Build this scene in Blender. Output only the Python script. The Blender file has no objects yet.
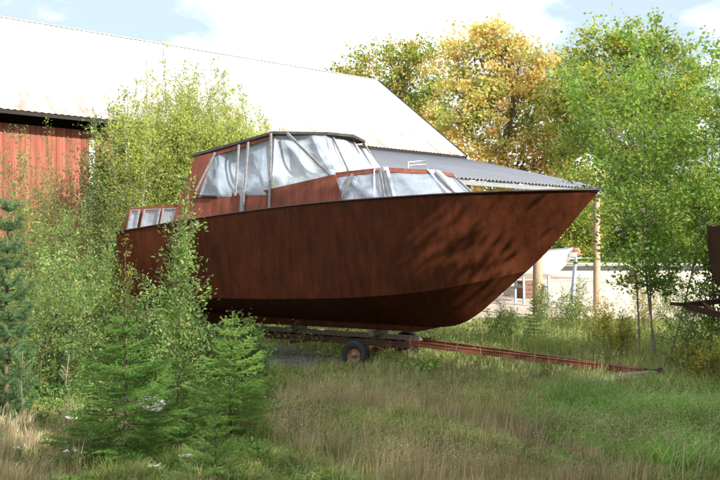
import bpy, math, random
import numpy as np
from mathutils import Vector, Matrix
R = math.radians
sc = bpy.context.scene
col = sc.collection
PI = math.pi

# ------------------------------------------------------------------ helpers
def tag(o, label=None, cat=None, group=None, kind=None):
    if label: o['label'] = label
    if cat: o['category'] = cat
    if group: o['group'] = group
    if kind: o['kind'] = kind
    return o

def empty(name, loc, rz=0, label=None, cat=None, group=None):
    o = bpy.data.objects.new(name, None); col.objects.link(o)
    o.location = loc; o.rotation_euler = (0, 0, rz); o.empty_display_size = .3
    return tag(o, label, cat, group)

class MB:
    """collects triangles and quads, builds ONE mesh object"""
    def __init__(s): s.v = []; s.f = []; s.n = 0
    def add(s, V, F):
        V = np.asarray(V, float).reshape(-1, 3); F = np.asarray(F, int)
        s.v.append(V); s.f.append(F + s.n); s.n += len(V)
    def box(s, lo, hi, rot=None, off=None):
        lo = np.array(lo, float); hi = np.array(hi, float)
        V = np.array([[x, y, z] for z in (lo[2], hi[2]) for y in (lo[1], hi[1]) for x in (lo[0], hi[0])])
        if rot is not None: V = V @ np.array(rot).T
        if off is not None: V = V + np.array(off)
        s.add(V, [[0, 2, 3, 1], [4, 5, 7, 6], [0, 1, 5, 4], [2, 6, 7, 3], [0, 4, 6, 2], [1, 3, 7, 5]])
    def bar(s, a, b, w, h, up=(0, 0, 1)):
        a = np.array(a, float); b = np.array(b, float); d = b - a; L = np.linalg.norm(d); d /= L
        u = np.array(up, float); sd = np.cross(d, u); sd /= np.linalg.norm(sd) + 1e-9; u = np.cross(sd, d)
        V = [p + sd * sx * w / 2 + u * sz * h / 2 for p in (a, b) for sz in (-1, 1) for sx in (-1, 1)]
        s.add(V, [[0, 1, 3, 2], [4, 6, 7, 5], [0, 4, 5, 1], [2, 3, 7, 6], [0, 2, 6, 4], [1, 5, 7, 3]])
    def tube(s, P, r, n=6, cap=True):
        P = np.asarray(P, float); m = len(P); r = np.broadcast_to(np.asarray(r, float), (m,))
        T = np.gradient(P, axis=0); T /= np.linalg.norm(T, axis=1)[:, None] + 1e-9
        ref = np.array([0, 0, 1.]) if abs(T[0][2]) < .9 else np.array([1., 0, 0])
        A = np.cross(T, ref); A /= np.linalg.norm(A, axis=1)[:, None] + 1e-9
        B = np.cross(T, A)
        a = np.arange(n) / n * 2 * PI
        V = P[:, None] + (A[:, None] * np.cos(a)[None, :, None] + B[:, None] * np.sin(a)[None, :, None]) * r[:, None, None]
        V = V.reshape(-1, 3)
        i = np.arange(m - 1)[:, None] * n; j = np.arange(n)[None]; k = (j + 1) % n
        F = np.stack([i + j, i + k, i + n + k, i + n + j], -1).reshape(-1, 4)
        s.add(V, F)
        if cap:
            for e, rv in ((0, 1), (m - 1, 0)):
                c = e * n; idx = np.arange(n)
                VV = np.vstack([V[c:c + n], P[e]])
                FF = np.stack([idx, (idx + 1) % n, np.full(n, n)], -1)
                s.add(VV, FF if rv else FF[:, ::-1])
    def lathe(s, prof, n=32, axis='y', off=(0, 0, 0)):
        prof = np.array(prof, float); m = len(prof)      # (radius, along)
        a = np.arange(n) / n * 2 * PI
        c = prof[:, 0][:, None] * np.cos(a); t = prof[:, 0][:, None] * np.sin(a); l = np.repeat(prof[:, 1][:, None], n, 1)
        V = np.stack({'y': (c, l, t), 'z': (c, t, l), 'x': (l, c, t)}[axis], -1).reshape(-1, 3) + np.array(off)
        i = np.arange(m - 1)[:, None] * n; j = np.arange(n)[None]; k = (j + 1) % n
        s.add(V, np.stack([i + j, i + k, i + n + k, i + n + j], -1).reshape(-1, 4))
    def grid(s, G):
        G = np.asarray(G, float); a, b = G.shape[:2]
        i = np.arange(a - 1)[:, None] * b; j = np.arange(b - 1)[None]
        s.add(G.reshape(-1, 3), np.stack([i + j, i + j + 1, i + b + j + 1, i + b + j], -1).reshape(-1, 4))
    def build(s, name, m, parent=None, smooth=False, bevel=0, loc=None):
        V = np.vstack(s.v); vs = []; ls = []
        for F in s.f:
            vs.append(F.ravel()); ls.append(np.full(len(F), F.shape[1]))
        vs = np.concatenate(vs); ls = np.concatenate(ls)
        me = bpy.data.meshes.new(name)
        me.vertices.add(len(V)); me.vertices.foreach_set('co', V.astype(np.float32).ravel())
        me.loops.add(len(vs)); me.loops.foreach_set('vertex_index', vs.astype(np.int32))
        me.polygons.add(len(ls)); st = np.concatenate([[0], np.cumsum(ls)[:-1]])
        me.polygons.foreach_set('loop_start', st.astype(np.int32))
        me.update(calc_edges=True); me.validate()
        me.polygons.foreach_set('use_smooth', np.full(len(me.polygons), bool(smooth)))
        me.materials.append(m)
        o = bpy.data.objects.new(name, me); col.objects.link(o)
        if parent: o.parent = parent
        if loc is not None: o.location = loc
        if bevel:
            b = o.modifiers.new('bevel', 'BEVEL'); b.width = bevel; b.segments = 2; b.limit_method = 'ANGLE'
        return o

def smoothstep(a, b, x):
    t = np.clip((x - a) / (b - a), 0, 1); return t * t * (3 - 2 * t)

def gh(x, y):
    """height of the ground"""
    x = np.asarray(x, float); y = np.asarray(y, float)
    m = smoothstep(3, 7, y) * (1 - smoothstep(20, 26, y)) * (1 - smoothstep(12, 20, np.abs(x)))
    b = .05 * np.sin(x * .9 + 1.3) * np.sin(y * .8 + .4) + .035 * np.sin(x * 2.1 + y * 1.3)
    bank = .35 * smoothstep(-2.8, -5.5, x) * (1 - smoothstep(9, 13, y)) * smoothstep(3, 7, y)
    rise = 1.46 * smoothstep(20, 97, y) * .55 + .45 * np.clip((y - 22) / 75, 0, 1) * 1.46
    return m * b * (1 - .8 * smoothstep(12, 14, y)) + bank + rise
def ghf(x, y): return float(gh(x, y))
def P(px, Y, dz=0.):
    X = (px - 360) / 800 * Y
    return (X, Y, ghf(X, Y) + dz)

# ------------------------------------------------------------------ materials
class NT:
    def __init__(s, name):
        s.m = bpy.data.materials.new(name); s.m.use_nodes = True; s.t = s.m.node_tree
        s.b = s.t.nodes['Principled BSDF']; s.out = s.t.nodes['Material Output']
    def n(s, ty, **kw):
        o = s.t.nodes.new(ty)
        for k, v in kw.items():
            if k in o.inputs.keys(): o.inputs[k].default_value = v
            else: setattr(o, k, v)
        return o
    def l(s, a, b): s.t.links.new(a, b)
    def ramp(s, fac, stops, interp='LINEAR'):
        r = s.n('ShaderNodeValToRGB'); r.color_ramp.interpolation = interp
        e = r.color_ramp.elements
        e[0].position, e[0].color = stops[0][0], (*stops[0][1], 1)
        e[1].position, e[1].color = stops[-1][0], (*stops[-1][1], 1)
        for p, c in stops[1:-1]:
            x = e.new(p); x.color = (*c, 1)
        s.l(fac, r.inputs[0]); return r.outputs[0]
    def noise(s, scale, detail=4, rough=.55, vec=None, dist=0):
        o = s.n('ShaderNodeTexNoise'); o.inputs['Scale'].default_value = scale
        o.inputs['Detail'].default_value = detail; o.inputs['Roughness'].default_value = rough
        o.inputs['Distortion'].default_value = dist
        s.l(vec if vec is not None else s.coord(), o.inputs['Vector']); return o.outputs['Fac']
    def coord(s, scale=None):
        if not hasattr(s, 'tc'): s.tc = s.n('ShaderNodeTexCoord')
        if scale is None: return s.tc.outputs['Object']
        mp = s.n('ShaderNodeMapping'); mp.inputs['Scale'].default_value = scale
        s.l(s.tc.outputs['Object'], mp.inputs['Vector']); return mp.outputs[0]
    def mix(s, fac, a, b, mode='MIX'):
        o = s.n('ShaderNodeMix', data_type='RGBA', blend_type=mode)
        for v, i in ((fac, 0), (a, 6), (b, 7)):
            if isinstance(v, (int, float)): o.inputs[i].default_value = v
            elif isinstance(v, tuple): o.inputs[i].default_value = (*v, 1)
            else: s.l(v, o.inputs[i])
        return o.outputs[2]
    def bump(s, h, strength=.3, dist=.02):
        o = s.n('ShaderNodeBump'); o.inputs['Strength'].default_value = strength; o.inputs['Distance'].default_value = dist
        s.l(h, o.inputs['Height']); s.l(o.outputs[0], s.b.inputs['Normal']); return o
    def color(s, c):
        if isinstance(c, tuple): s.b.inputs['Base Color'].default_value = (*c, 1)
        else: s.l(c, s.b.inputs['Base Color'])
    def set(s, **kw):
        for k, v in kw.items(): s.b.inputs[k.replace('_', ' ')].default_value = v
        return s

def leafmat(name, stops, trans=.4, tcol=1.5, nscale=1.2, rough=.5, vary=(.65, 1.3), stops2=None, s2=.35):
    t = NT(name)
    g = t.n('ShaderNodeNewGeometry')
    c = t.ramp(g.outputs['Random Per Island'], stops)
    if stops2:
        c = t.mix(t.ramp(t.noise(s2, 3, .5), [(.46, (0,) * 3), (.6, (1,) * 3)]), c, t.ramp(g.outputs['Random Per Island'], stops2))
    nz = t.noise(nscale, 2, .5)
    k = t.ramp(nz, [(.3, (vary[0],) * 3), (.7, (vary[1],) * 3)])
    c = t.mix(1., c, k, 'MULTIPLY')
    t.color(c); t.set(Roughness=rough, Specular_IOR_Level=.35)
    tr = t.n('ShaderNodeBsdfTranslucent')
    c2 = t.mix(1., c, (tcol * 1.05, tcol, tcol * .55), 'MULTIPLY'); t.l(c2, tr.inputs[0])
    mx = t.n('ShaderNodeMixShader'); mx.inputs[0].default_value = trans
    t.l(t.b.outputs[0], mx.inputs[1]); t.l(tr.outputs[0], mx.inputs[2]); t.l(mx.outputs[0], t.out.inputs[0])
    return t.m

def plain(name, c, rough=.6, var=.25, scale=6, metal=0, bump=.15, sc3=None):
    t = NT(name); v = t.coord(sc3) if sc3 else None
    n = t.noise(scale, 5, .6, v)
    a = tuple(x * (1 - var) for x in c); b = tuple(min(1, x * (1 + var)) for x in c)
    t.color(t.ramp(n, [(.3, a), (.7, b)])); t.set(Roughness=rough, Metallic=metal)
    t.bump(n, bump, .01); return t.m

M = {}
def rust(name, dark, mid, light, rough=.62, streak=True, patch=.15):
    t = NT(name)
    n1 = t.noise(1.1, 6, .62)
    c = t.ramp(n1, [(.3, dark), (.52, mid), (.75, light)])
    if streak:
        n2 = t.noise(3.2, 5, .6, t.coord((2.6, 2.6, .22)))
        k = t.ramp(n2, [(.3, (.62,) * 3), (.55, (1.,) * 3), (.75, (1.35, 1.22, 1.15))])
        c = t.mix(1., c, k, 'MULTIPLY')
    n3 = t.noise(38, 4, .7)
    c = t.mix(t.ramp(n3, [(.55, (0,) * 3), (.72, (patch,) * 3)]), c, (.32, .13, .06))
    t.color(c); t.l(t.ramp(n1, [(.3, (rough - .12,) * 3), (.7, (rough + .12,) * 3)]), t.b.inputs['Roughness'])
    t.set(Specular_IOR_Level=.12)
    a = t.n('ShaderNodeMath', operation='ADD'); b = t.n('ShaderNodeMath', operation='MULTIPLY'); b.inputs[1].default_value = .12
    t.l(n3, b.inputs[0]); t.l(n1, a.inputs[0]); t.l(b.outputs[0], a.inputs[1])
    t.bump(a.outputs[0], .35, .035); return t.m
M['hull'] = rust('hull_rust', (.056, .0155, .0065), (.077, .021, .0082), (.115, .032, .0125))
M['primer'] = rust('red_primer', (.13, .04, .028), (.18, .058, .038), (.24, .085, .055), patch=.1)
M['iron'] = rust('rusty_iron', (.09, .032, .018), (.16, .055, .03), (.26, .10, .05), streak=False, patch=.4)
M['iron2'] = rust('dark_iron', (.03, .016, .012), (.055, .026, .018), (.09, .04, .025), streak=False)
M['rim'] = rust('rim_rust', (.16, .08, .055), (.25, .14, .09), (.34, .22, .16), streak=False, patch=.3)
M['rubber'] = plain('rubber', (.018, .018, .02), .8, .4, 12)
M['felt'] = plain('roof_felt', (.05, .05, .048), .85, .4, 5, bump=.3)
M['lath'] = plain('grey_lath', (.24, .24, .245), .8, .3, 7, sc3=(1, 1, 4))
M['steel'] = plain('galvanised', (.45, .47, .5), .35, .15, 10, metal=.8)
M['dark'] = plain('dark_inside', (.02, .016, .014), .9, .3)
M['edge'] = plain('gunwale_dark', (.03, .018, .015), .6, .3)
M['wood'] = plain('weathered_wood', (.17, .15, .125), .85, .35, 5, sc3=(1, 6, 6), bump=.4)
M['post'] = plain('timber_post', (.38, .28, .19), .8, .25, 5, sc3=(5, 5, 1), bump=.3)
M['white'] = plain('white_paint', (.78, .77, .74), .5, .08, 4)
M['whitetrim'] = plain('white_trim', (.66, .62, .58), .7, .22, 5, bump=.3)
M['blue'] = plain('blue_grey_paint', (.3, .36, .46), .45, .1)
M['buoy'] = plain('red_buoy', (.5, .16, .13), .45, .1)
M['stone'] = plain('pale_stone', (.24, .24, .26), .8, .25, 6, bump=.5)
M['crate'] = plain('crate_brown', (.17, .09, .055), .8, .3)
M['bark'] = plain('bark', (.13, .10, .075), .9, .35, 9, sc3=(3, 3, .8), bump=.6)
M['barkg'] = plain('bark_grey', (.2, .18, .14), .8, .3, 12, sc3=(2, 2, 1), bump=.4)
M['stem'] = plain('stem', (.12, .1, .055), .8, .3)
M['gutter'] = plain('galvanised_gutter', (.26, .27, .29), .4, .12, metal=.3)
M['glassdark'] = plain('dark_glass', (.03, .04, .045), .12, .3)

# film
def film(name, base, op, rough):
    t = NT(name); n = t.noise(2.6, 5, .6, None, 1.2)
    t.color(t.ramp(n, [(.3, tuple(x * .85 for x in base)), (.6, base), (.8, tuple(min(1, x * 1.15) for x in base))]))
    t.set(Roughness=rough, Specular_IOR_Level=.9); t.bump(t.noise(2.2, 3, .5, None, 1.6), .45, .09)
    tp = t.n('ShaderNodeBsdfTransparent'); tl = t.n('ShaderNodeBsdfTranslucent'); tl.inputs[0].default_value = (*base, 1)
    m1 = t.n('ShaderNodeMixShader'); m1.inputs[0].default_value = .3
    t.l(t.b.outputs[0], m1.inputs[1]); t.l(tl.outputs[0], m1.inputs[2])
    m2 = t.n('ShaderNodeMixShader')
    n2 = t.noise(.9, 2, .5)
    t.l(t.ramp(n2, [(.35, (op - .2,) * 3), (.65, (min(1, op + .08),) * 3)]), m2.inputs[0])
    t.l(tp.outputs[0], m2.inputs[1]); t.l(m1.outputs[0], m2.inputs[2]); t.l(m2.outputs[0], t.out.inputs[0])
    return t.m
M['film'] = film('plastic_film', (.54, .64, .76), .78, .2)
M['film2'] = film('milky_film', (.62, .70, .80), .86, .26)

# corrugated metal of the barn roof, grey sheets of the lean-to, red boards
def roofmat(name, base, stain, amt, rough, metal=0.):
    t = NT(name); n = t.noise(.35, 6, .6); n2 = t.noise(1.2, 5, .65, t.coord((3, .18, 1)))
    c = t.mix(t.ramp(n2, [(.5, (0,) * 3), (.7, (amt,) * 3)]), base, stain)
    c = t.mix(1., c, t.ramp(n, [(.3, (.85,) * 3), (.7, (1.1,) * 3)]), 'MULTIPLY')
    t.color(c); t.set(Roughness=rough, Metallic=metal); t.bump(n2, .15, .02); return t.m
def tinmat():
    t = NT('barn_tin'); n = t.noise(1.0, 6, .65, t.coord((2.2, .3, 1))); sp = t.n('ShaderNodeSeparateXYZ'); t.l(t.coord(), sp.inputs[0])
    mr = t.n('ShaderNodeMapRange'); mr.inputs[1].default_value = 3.2; mr.inputs[2].default_value = 0; mr.inputs[3].default_value = -.12; mr.inputs[4].default_value = .14; t.l(sp.outputs[1], mr.inputs[0])
    a = t.n('ShaderNodeMath', operation='ADD'); t.l(n, a.inputs[0]); t.l(mr.outputs[0], a.inputs[1])
    t.color(t.mix(t.ramp(a.outputs[0], [(.52, (0,) * 3), (.74, (.85,) * 3)]), t.ramp(t.noise(.5, 5, .6, t.coord((1, .25, 1))), [(.3, (.30, .295, .28)), (.7, (.40, .40, .39))]), (.26, .13, .085))); t.set(Roughness=.5, Metallic=0.); t.bump(n, .15, .02); return t.m
M['tin'] = tinmat()
M['fibre'] = roofmat('fibre_sheet', (.115, .125, .15), (.08, .082, .09), .6, .6)
def boards(name, c, period):
    t = NT(name); co = t.coord()
    sp = t.n('ShaderNodeSeparateXYZ'); t.l(co, sp.inputs[0])
    mu = t.n('ShaderNodeMath', operation='MULTIPLY'); mu.inputs[1].default_value = 1 / period; t.l(sp.outputs[0], mu.inputs[0])
    fl = t.n('ShaderNodeMath', operation='FLOOR'); t.l(mu.outputs[0], fl.inputs[0])
    wn = t.n('ShaderNodeTexWhiteNoise', noise_dimensions='1D'); t.l(fl.outputs[0], wn.inputs['W'])
    base = t.ramp(wn.outputs[0], [(0, tuple(x * .75 for x in c)), (1, tuple(x * 1.2 for x in c))])
    n = t.noise(2.5, 6, .6, t.coord((4, 4, .4)))
    base = t.mix(1., base, t.ramp(n, [(.3, (.7,) * 3), (.7, (1.2,) * 3)]), 'MULTIPLY')
    t.color(base); t.set(Roughness=.9, Specular_IOR_Level=.1); t.bump(n, .3, .01); return t.m
M['red'] = boards('falu_red', (.30, .105, .075), .16)

# ground
def groundmat(name, cols, sc1, sc2, b=.5):
    t = NT(name); n = t.noise(sc1, 6, .65); n2 = t.noise(sc2, 4, .7)
    c = t.ramp(n, cols)
    c = t.mix(1., c, t.ramp(n2, [(.3, (.6,) * 3), (.7, (1.3,) * 3)]), 'MULTIPLY')
    t.color(c); t.set(Roughness=.95, Specular_IOR_Level=.1); t.bump(n2, b, .03); return t.m
M['soil'] = groundmat('grassy_soil', [(.3, (.07, .08, .03)), (.5, (.12, .115, .06)), (.7, (.19, .16, .1))], .8, 14)
M['sand'] = groundmat('yard_gravel', [(.3, (.46, .39, .32)), (.55, (.55, .47, .39)), (.75, (.6, .53, .45))], .35, 9, .3)
M['grit'] = groundmat('grey_grit', [(.3, (.10, .095, .09)), (.5, (.17, .16, .155)), (.7, (.23, .22, .21))], 2.5, 22, .9)
M['tar'] = groundmat('asphalt', [(.3, (.06, .06, .065)), (.7, (.09, .09, .095))], 1, 30, .2)
M['lawn'] = groundmat('lawn', [(.3, (.09, .16, .03)), (.7, (.15, .23, .05))], .4, 6, .6)

# foliage
M['maple_o'] = leafmat('maple_orange', [(0, (.40, .42, .14)), (.4, (.62, .52, .2)), (.8, (.66, .45, .21)), (1, (.6, .34, .16))], .45, 1.35, .5, stops2=[(0, (.2, .29, .08)), (.6, (.35, .42, .12)), (1, (.5, .48, .16))], s2=.55)
M['maple_y'] = leafmat('maple_yellow_green', [(0, (.09, .17, .025)), (.45, (.17, .26, .035)), (.8, (.3, .33, .05)), (1, (.42, .36, .07))], .45, 1.35, .5, stops2=[(0, (.2, .27, .06)), (.6, (.34, .37, .09)), (1, (.5, .42, .12))], s2=.6)
M['maple_m'] = leafmat('maple_mixed', [(0, (.14, .24, .05)), (.5, (.24, .33, .07)), (1, (.4, .4, .1))], .45, 1.35, .5, stops2=[(0, (.28, .29, .08)), (.6, (.46, .34, .12)), (1, (.52, .27, .12))], s2=.5)
M['willow_b'] = leafmat('willow_bright', [(0, (.22, .3, .07)), (.6, (.36, .43, .12)), (1, (.5, .51, .19))], .55, 1.5, 1.)
M['willow_d'] = leafmat('willow_dull', [(0, (.08, .15, .035)), (.5, (.14, .22, .055)), (.85, (.21, .29, .08)), (1, (.32, .31, .09))], .45, 1.5, 1.2)
M['darkleaf'] = leafmat('dark_green_leaves', [(0, (.05, .1, .025)), (.6, (.09, .16, .04)), (1, (.18, .24, .06))], .4, 1.5, 1.2)
M['sallow'] = leafmat('sallow_grey', [(0, (.1, .19, .05)), (.6, (.17, .28, .08)), (.9, (.27, .37, .12)), (1, (.38, .38, .13))], .42, 1.4, 1.6)
M['alder'] = leafmat('alder', [(0, (.09, .18, .035)), (.6, (.16, .27, .055)), (1, (.28, .36, .09))], .5, 1.6, 1.)
M['hedge'] = leafmat('hedge', [(0, (.05, .10, .02)), (.6, (.09, .16, .03)), (1, (.2, .25, .05))], .35, 1.3, .4)
M['spruce'] = leafmat('spruce_needles', [(0, (.065, .15, .03)), (.6, (.12, .25, .045)), (1, (.21, .36, .075))], .3, 1.2, 3.)
M['spruce2'] = leafmat('young_spruce', [(0, (.13, .26, .06)), (.6, (.22, .38, .085)), (1, (.33, .48, .13))], .35, 1.2, 3.)
M['spruce3'] = leafmat('fresh_spruce', [(0, (.16, .3, .07)), (.6, (.26, .42, .1)), (1, (.36, .5, .15))], .35, 1.2, 3.)
M['pine'] = leafmat('pine_needles', [(0, (.06, .13, .05)), (1, (.13, .23, .09))], .2, 1.2, 3.)
M['grass'] = leafmat('grass_blades', [(0, (.12, .22, .05)), (.45, (.21, .3, .08)), (.72, (.36, .35, .14)), (1, (.54, .46, .25))], .35, 1.3, 1.6, vary=(.6, 1.35))
M['lush'] = leafmat('lush_grass', [(0, (.11, .23, .045)), (.7, (.19, .35, .08)), (1, (.32, .44, .15))], .35, 1.4, 1.)
M['straw'] = leafmat('straw', [(0, (.28, .21, .12)), (.5, (.42, .34, .21)), (1, (.55, .48, .33))], .25, 1.1, .8)
M['weed'] = leafmat('weed_leaves', [(0, (.08, .16, .035)), (.6, (.14, .25, .06)), (1, (.26, .32, .09))], .4, 1.4, 1.5)
M['bright'] = leafmat('bright_leaves', [(0, (.16, .3, .03)), (1, (.28, .42, .05))], .4, 1.5, 4.)
M['yellowl'] = leafmat('yellowing_leaves', [(0, (.14, .2, .03)), (.5, (.26, .28, .04)), (1, (.42, .3, .06))], .4, 1.4, 3.)
M['petal'] = plain('white_petals', (.75, .75, .74), .6, .08)

# ------------------------------------------------------------------ the setting
def sheet(name, xs, ys, dz, m, keep=None):
    X, Y = np.meshgrid(xs, ys, indexing='ij'); G = np.stack([X, Y, gh(X, Y) + dz], -1)
    mb = MB()
    if keep is None: mb.grid(G)
    else:
        a, b = X.shape
        i = np.arange(a - 1)[:, None] * b; j = np.arange(b - 1)[None]
        F = np.stack([i + j, i + b + j, i + b + j + 1, i + j + 1], -1).reshape(-1, 4)
        cx = (X[:-1, :-1] + X[1:, 1:]) / 2; cy = (Y[:-1, :-1] + Y[1:, 1:]) / 2
        F = F[keep(cx, cy).ravel()]
        mb.add(G.reshape(-1, 3), F)
    o = mb.build(name, m, None, True); return tag(o, kind='structure')
def axis(a, b, c, d, fine, coarse):
    return np.unique(np.concatenate([np.arange(a, b, coarse), np.arange(b, c, fine), np.arange(c, d + coarse, coarse)]))
sheet('ground', axis(-400, -26, 30, 400, .4, 20), axis(-100, -4, 100, 600, .4, 20), 0, M['soil'])
wob = lambda x, y: .7 * np.sin(x * .55 + 1) * np.sin(y * .4) + .35 * np.sin(x * 1.7 + y * 1.1)
sheet('yard', np.arange(-14, 60, .4), np.arange(20, 98, .4), .012, M['sand'],
      lambda x, y: (y > 27.5 - .12 * x + wob(x, y)) & (x > -13) & (y < 90 + wob(x, y)))
sheet('gravel', np.arange(-9, 6, .2), np.arange(13, 24, .2), .012, M['grit'],
      lambda x, y: ((x + 2.2) * .848 - (y - 17.) * .53 + 1.8) ** 2 / 17 + ((x + 2.2) * .53 + (y - 17.) * .848) ** 2 / 6 + .25 * wob(x * 2, y * 2) < 1)
sheet('road', np.arange(4, 80, 1.), np.arange(60, 80, .8), .02, M['tar'], lambda x, y: (y > 62 + .03 * x) & (y < 71 + .03 * x))
sheet('lawn', np.arange(-20, 120, 2.), np.arange(72, 200, 1.), .03, M['lawn'], lambda x, y: (y > 79 + .03 * x + 0 * wob(x, y)))

# ------------------------------------------------------------------ foliage helpers
def unit(v): return v / (np.linalg.norm(v, axis=-1, keepdims=True) + 1e-9)
def leaves(mb, C, size, rng, aspect=.5, dirs=None, up=.3, fold=.25, spread=1.):
    C = np.asarray(C, float); n = len(C)
    d = rng.normal(size=(n, 3)) * spread
    if dirs is not None: d = d * .7 + dirs * 1.1
    d[:, 2] += up * rng.uniform(-1, 1, n) - .1
    d = unit(d)
    nn = rng.normal(size=(n, 3)) * .8; nn[:, 2] += .9
    s = unit(np.cross(d, nn)); w = unit(np.cross(s, d))
    L = size * rng.uniform(.6, 1.25, n)[:, None]; W = L * aspect * .5
    V = np.stack([C, C + d * L * .45 + s * W + w * W * fold, C + d * L, C + d * L * .45 - s * W + w * W * fold], 1).reshape(-1, 3)
    k = np.arange(n)[:, None] * 4
    mb.add(V, np.concatenate([k + np.array([[0, 1, 2]]), k + np.array([[0, 2, 3]])]))

def curve(a, b, rng, n=6, sag=.0, wob=.06, up=0.):
    a = np.array(a, float); b = np.array(b, float); t = np.linspace(0, 1, n)[:, None]
    L = np.linalg.norm(b - a); off = rng.normal(size=3) * wob * L
    p = a + (b - a) * t + off * np.sin(t * PI) ; p[:, 2] += (up * L * np.sin(t * PI))[:, 0]
    return p

def big_tree(name, label, cat, loc, H, lobes, nclump, clump_r, per, lsize, lm, bark='bark', tr=.28, seed=1, group=None, shell=.55, trunk_top=.55, aspect=.75):
    rng = np.random.default_rng(seed)
    root = empty(name, loc, 0, label, cat, group)
    tb = MB(); lb = MB()
    lob = np.array(lobes, float)
    top = np.array([lob[:, 0].mean(), lob[:, 1].mean(), H * trunk_top])
    tk = curve((0, 0, -.2), top, rng, 9, wob=.03); rr = np.linspace(1, .38, 9) * tr; rr[0] *= 1.35
    tb.tube(tk, rr, 9)
    vol = lob[:, 3] * lob[:, 4] * lob[:, 5]; pr = vol ** .7; pr /= pr.sum()
    for li, L in enumerate(lob):
        c = L[:3]; base = tk[rng.integers(3, 8)]
        lp = curve(base, c, rng, 7, up=.12, wob=.08); tb.tube(lp, np.linspace(tr * .42, tr * .14, 7), 6)
        k = max(4, int(nclump * pr[li]))
        u = unit(rng.normal(size=(k, 3))); rad = (shell + (1 - shell) * rng.uniform(0, 1, k) ** .6) * rng.uniform(.82, 1.12, k)
        Q = c + u * rad[:, None] * L[3:6]
        nsub = 5
        subs = c + unit(rng.normal(size=(nsub, 3))) * L[3:6] * .5
        sp = []
        for q in subs:
            cp = curve(lp[rng.integers(3, 7)], q, rng, 5, up=.08, wob=.1); tb.tube(cp, np.linspace(tr * .17, tr * .06, 5), 5, False); sp.append(cp)
        for q in Q:
            j = np.argmin(np.linalg.norm(subs - q, axis=1)); s0 = sp[j][rng.integers(1, 5)]
            tb.tube(curve(s0, q, rng, 4, wob=.08), np.linspace(tr * .06, .012, 4), 4, False)
            m = int(per * rng.uniform(.35, 1.5)); cr = clump_r * rng.uniform(.6, 1.4)
            pt = q + rng.normal(size=(m, 3)) * cr * np.array([.6, .6, .38])
            leaves(lb, pt, lsize, rng, aspect, up=.2)
    tb.build('trunk', M[bark], root, True); lb.build('crown', M[lm], root)
    return root

def bush(name, label, cat, loc, H, rad, nst, nbr, per, lsize, lm, seed, bark='stem', thick=.018, lean=(0, 0), prof=None, aspect=.42, group=None, low=.12, spread=.45, upb=.55, parts=('stem', 'foliage'), top=.35, hvar=.38, jit=.09, bow=.25):
    """several slender stems with side shoots carrying single leaves"""
    rng = np.random.default_rng(seed)
    root = empty(name, loc, 0, label, cat, group)
    tb = MB(); lb = MB()
    prof = prof or (lambda t: math.sin(min(1, t * 1.15 + .08) * PI) ** .6 if t < .93 else .25)
    for s in range(nst):
        a = rng.uniform(0, 2 * PI) if nst > 1 else 0; q = rng.uniform(.15, 1) ** .7 if nst > 1 else 0
        h = H * (1 - hvar * q * rng.uniform(.5, 1)) if nst > 1 else H
        if s == 0: h = H; q *= .2
        tip = np.array([math.cos(a) * q * rad * spread * 2 + lean[0], math.sin(a) * q * rad * spread * 2 + lean[1], h])
        b0 = np.array([math.cos(a) * .08 * min(nst, 5) * q, math.sin(a) * .08 * min(nst, 5) * q, -.08])
        sp = curve(b0, tip, rng, 10, wob=.035); tt = np.linspace(0, 1, 10)
        sp[:, 0] += -(tip[0] * bow) * np.sin(tt * PI); sp[:, 1] += -(tip[1] * bow) * np.sin(tt * PI)
        th = thick * (.65 + .5 * rng.random())
        tb.tube(sp, np.linspace(th, th * .18, 10), 6, False)
        for k in range(nbr):
            t = low + (1 - low) * (k + rng.random()) / nbr
            f = t * 9; i = min(8, int(f)); o = sp[i] * (1 - (f - i)) + sp[i + 1] * (f - i)
            ba = rng.uniform(0, 2 * PI); bl = rad * prof(t) * rng.uniform(.35, 1.) * (.75 if nst > 1 else 1)
            bl = max(bl, .1)
            e = o + np.array([math.cos(ba), math.sin(ba), upb + rng.normal() * .25]) * bl
            bp = curve(o, e, rng, 5, up=.08, wob=.06); tb.tube(bp, np.linspace(th * .35, .0025, 5), 4, False)
            m = max(3, int(per * bl / rad * rng.uniform(.6, 1.4)))
            u = rng.uniform(.12, 1.02, m) * 4; i = np.minimum(3, u.astype(int)); fr = (u - i)[:, None]
            pt = bp[i] * (1 - fr) + bp[i + 1] * fr + rng.normal(size=(m, 3)) * lsize * .7 + rng.normal(size=(m, 3)) * bl * jit
            leaves(lb, pt, lsize, rng, aspect, dirs=np.repeat(unit(e - o)[None], m, 0), up=.4)
        m = int(per * top); pt = sp[-1] + (sp[-3] - sp[-1]) * rng.uniform(0, 1, m)[:, None] + rng.normal(size=(m, 3)) * .02
        leaves(lb, pt, lsize, rng, aspect, up=.8)
    tb.build(parts[0], M[bark], root, True); lb.build(parts[1], M[lm], root)
    return root

def needles(mb, A, B, n, ln, w, rng, fwd=.6, flat=.5):
    """needles along segments A->B (arrays)"""
    t = rng.uniform(0, 1, (len(A), n, 1)); d = unit(B - A)[:, None]
    p = A[:, None] + (B - A)[:, None] * t
    r = rng.normal(size=p.shape); r[..., 2] = r[..., 2] * flat + .25
    q = unit(unit(r - d * (r * d).sum(-1, keepdims=True)) + d * fwd)
    s = unit(np.cross(q, rng.normal(size=p.shape)))
    L = ln * rng.uniform(.7, 1.1, (len(A), n, 1))
    V = np.stack([p - s * w, p + s * w, p + q * L], 2).reshape(-1, 3)
    mb.add(V, np.arange(len(V)).reshape(-1, 3))

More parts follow.
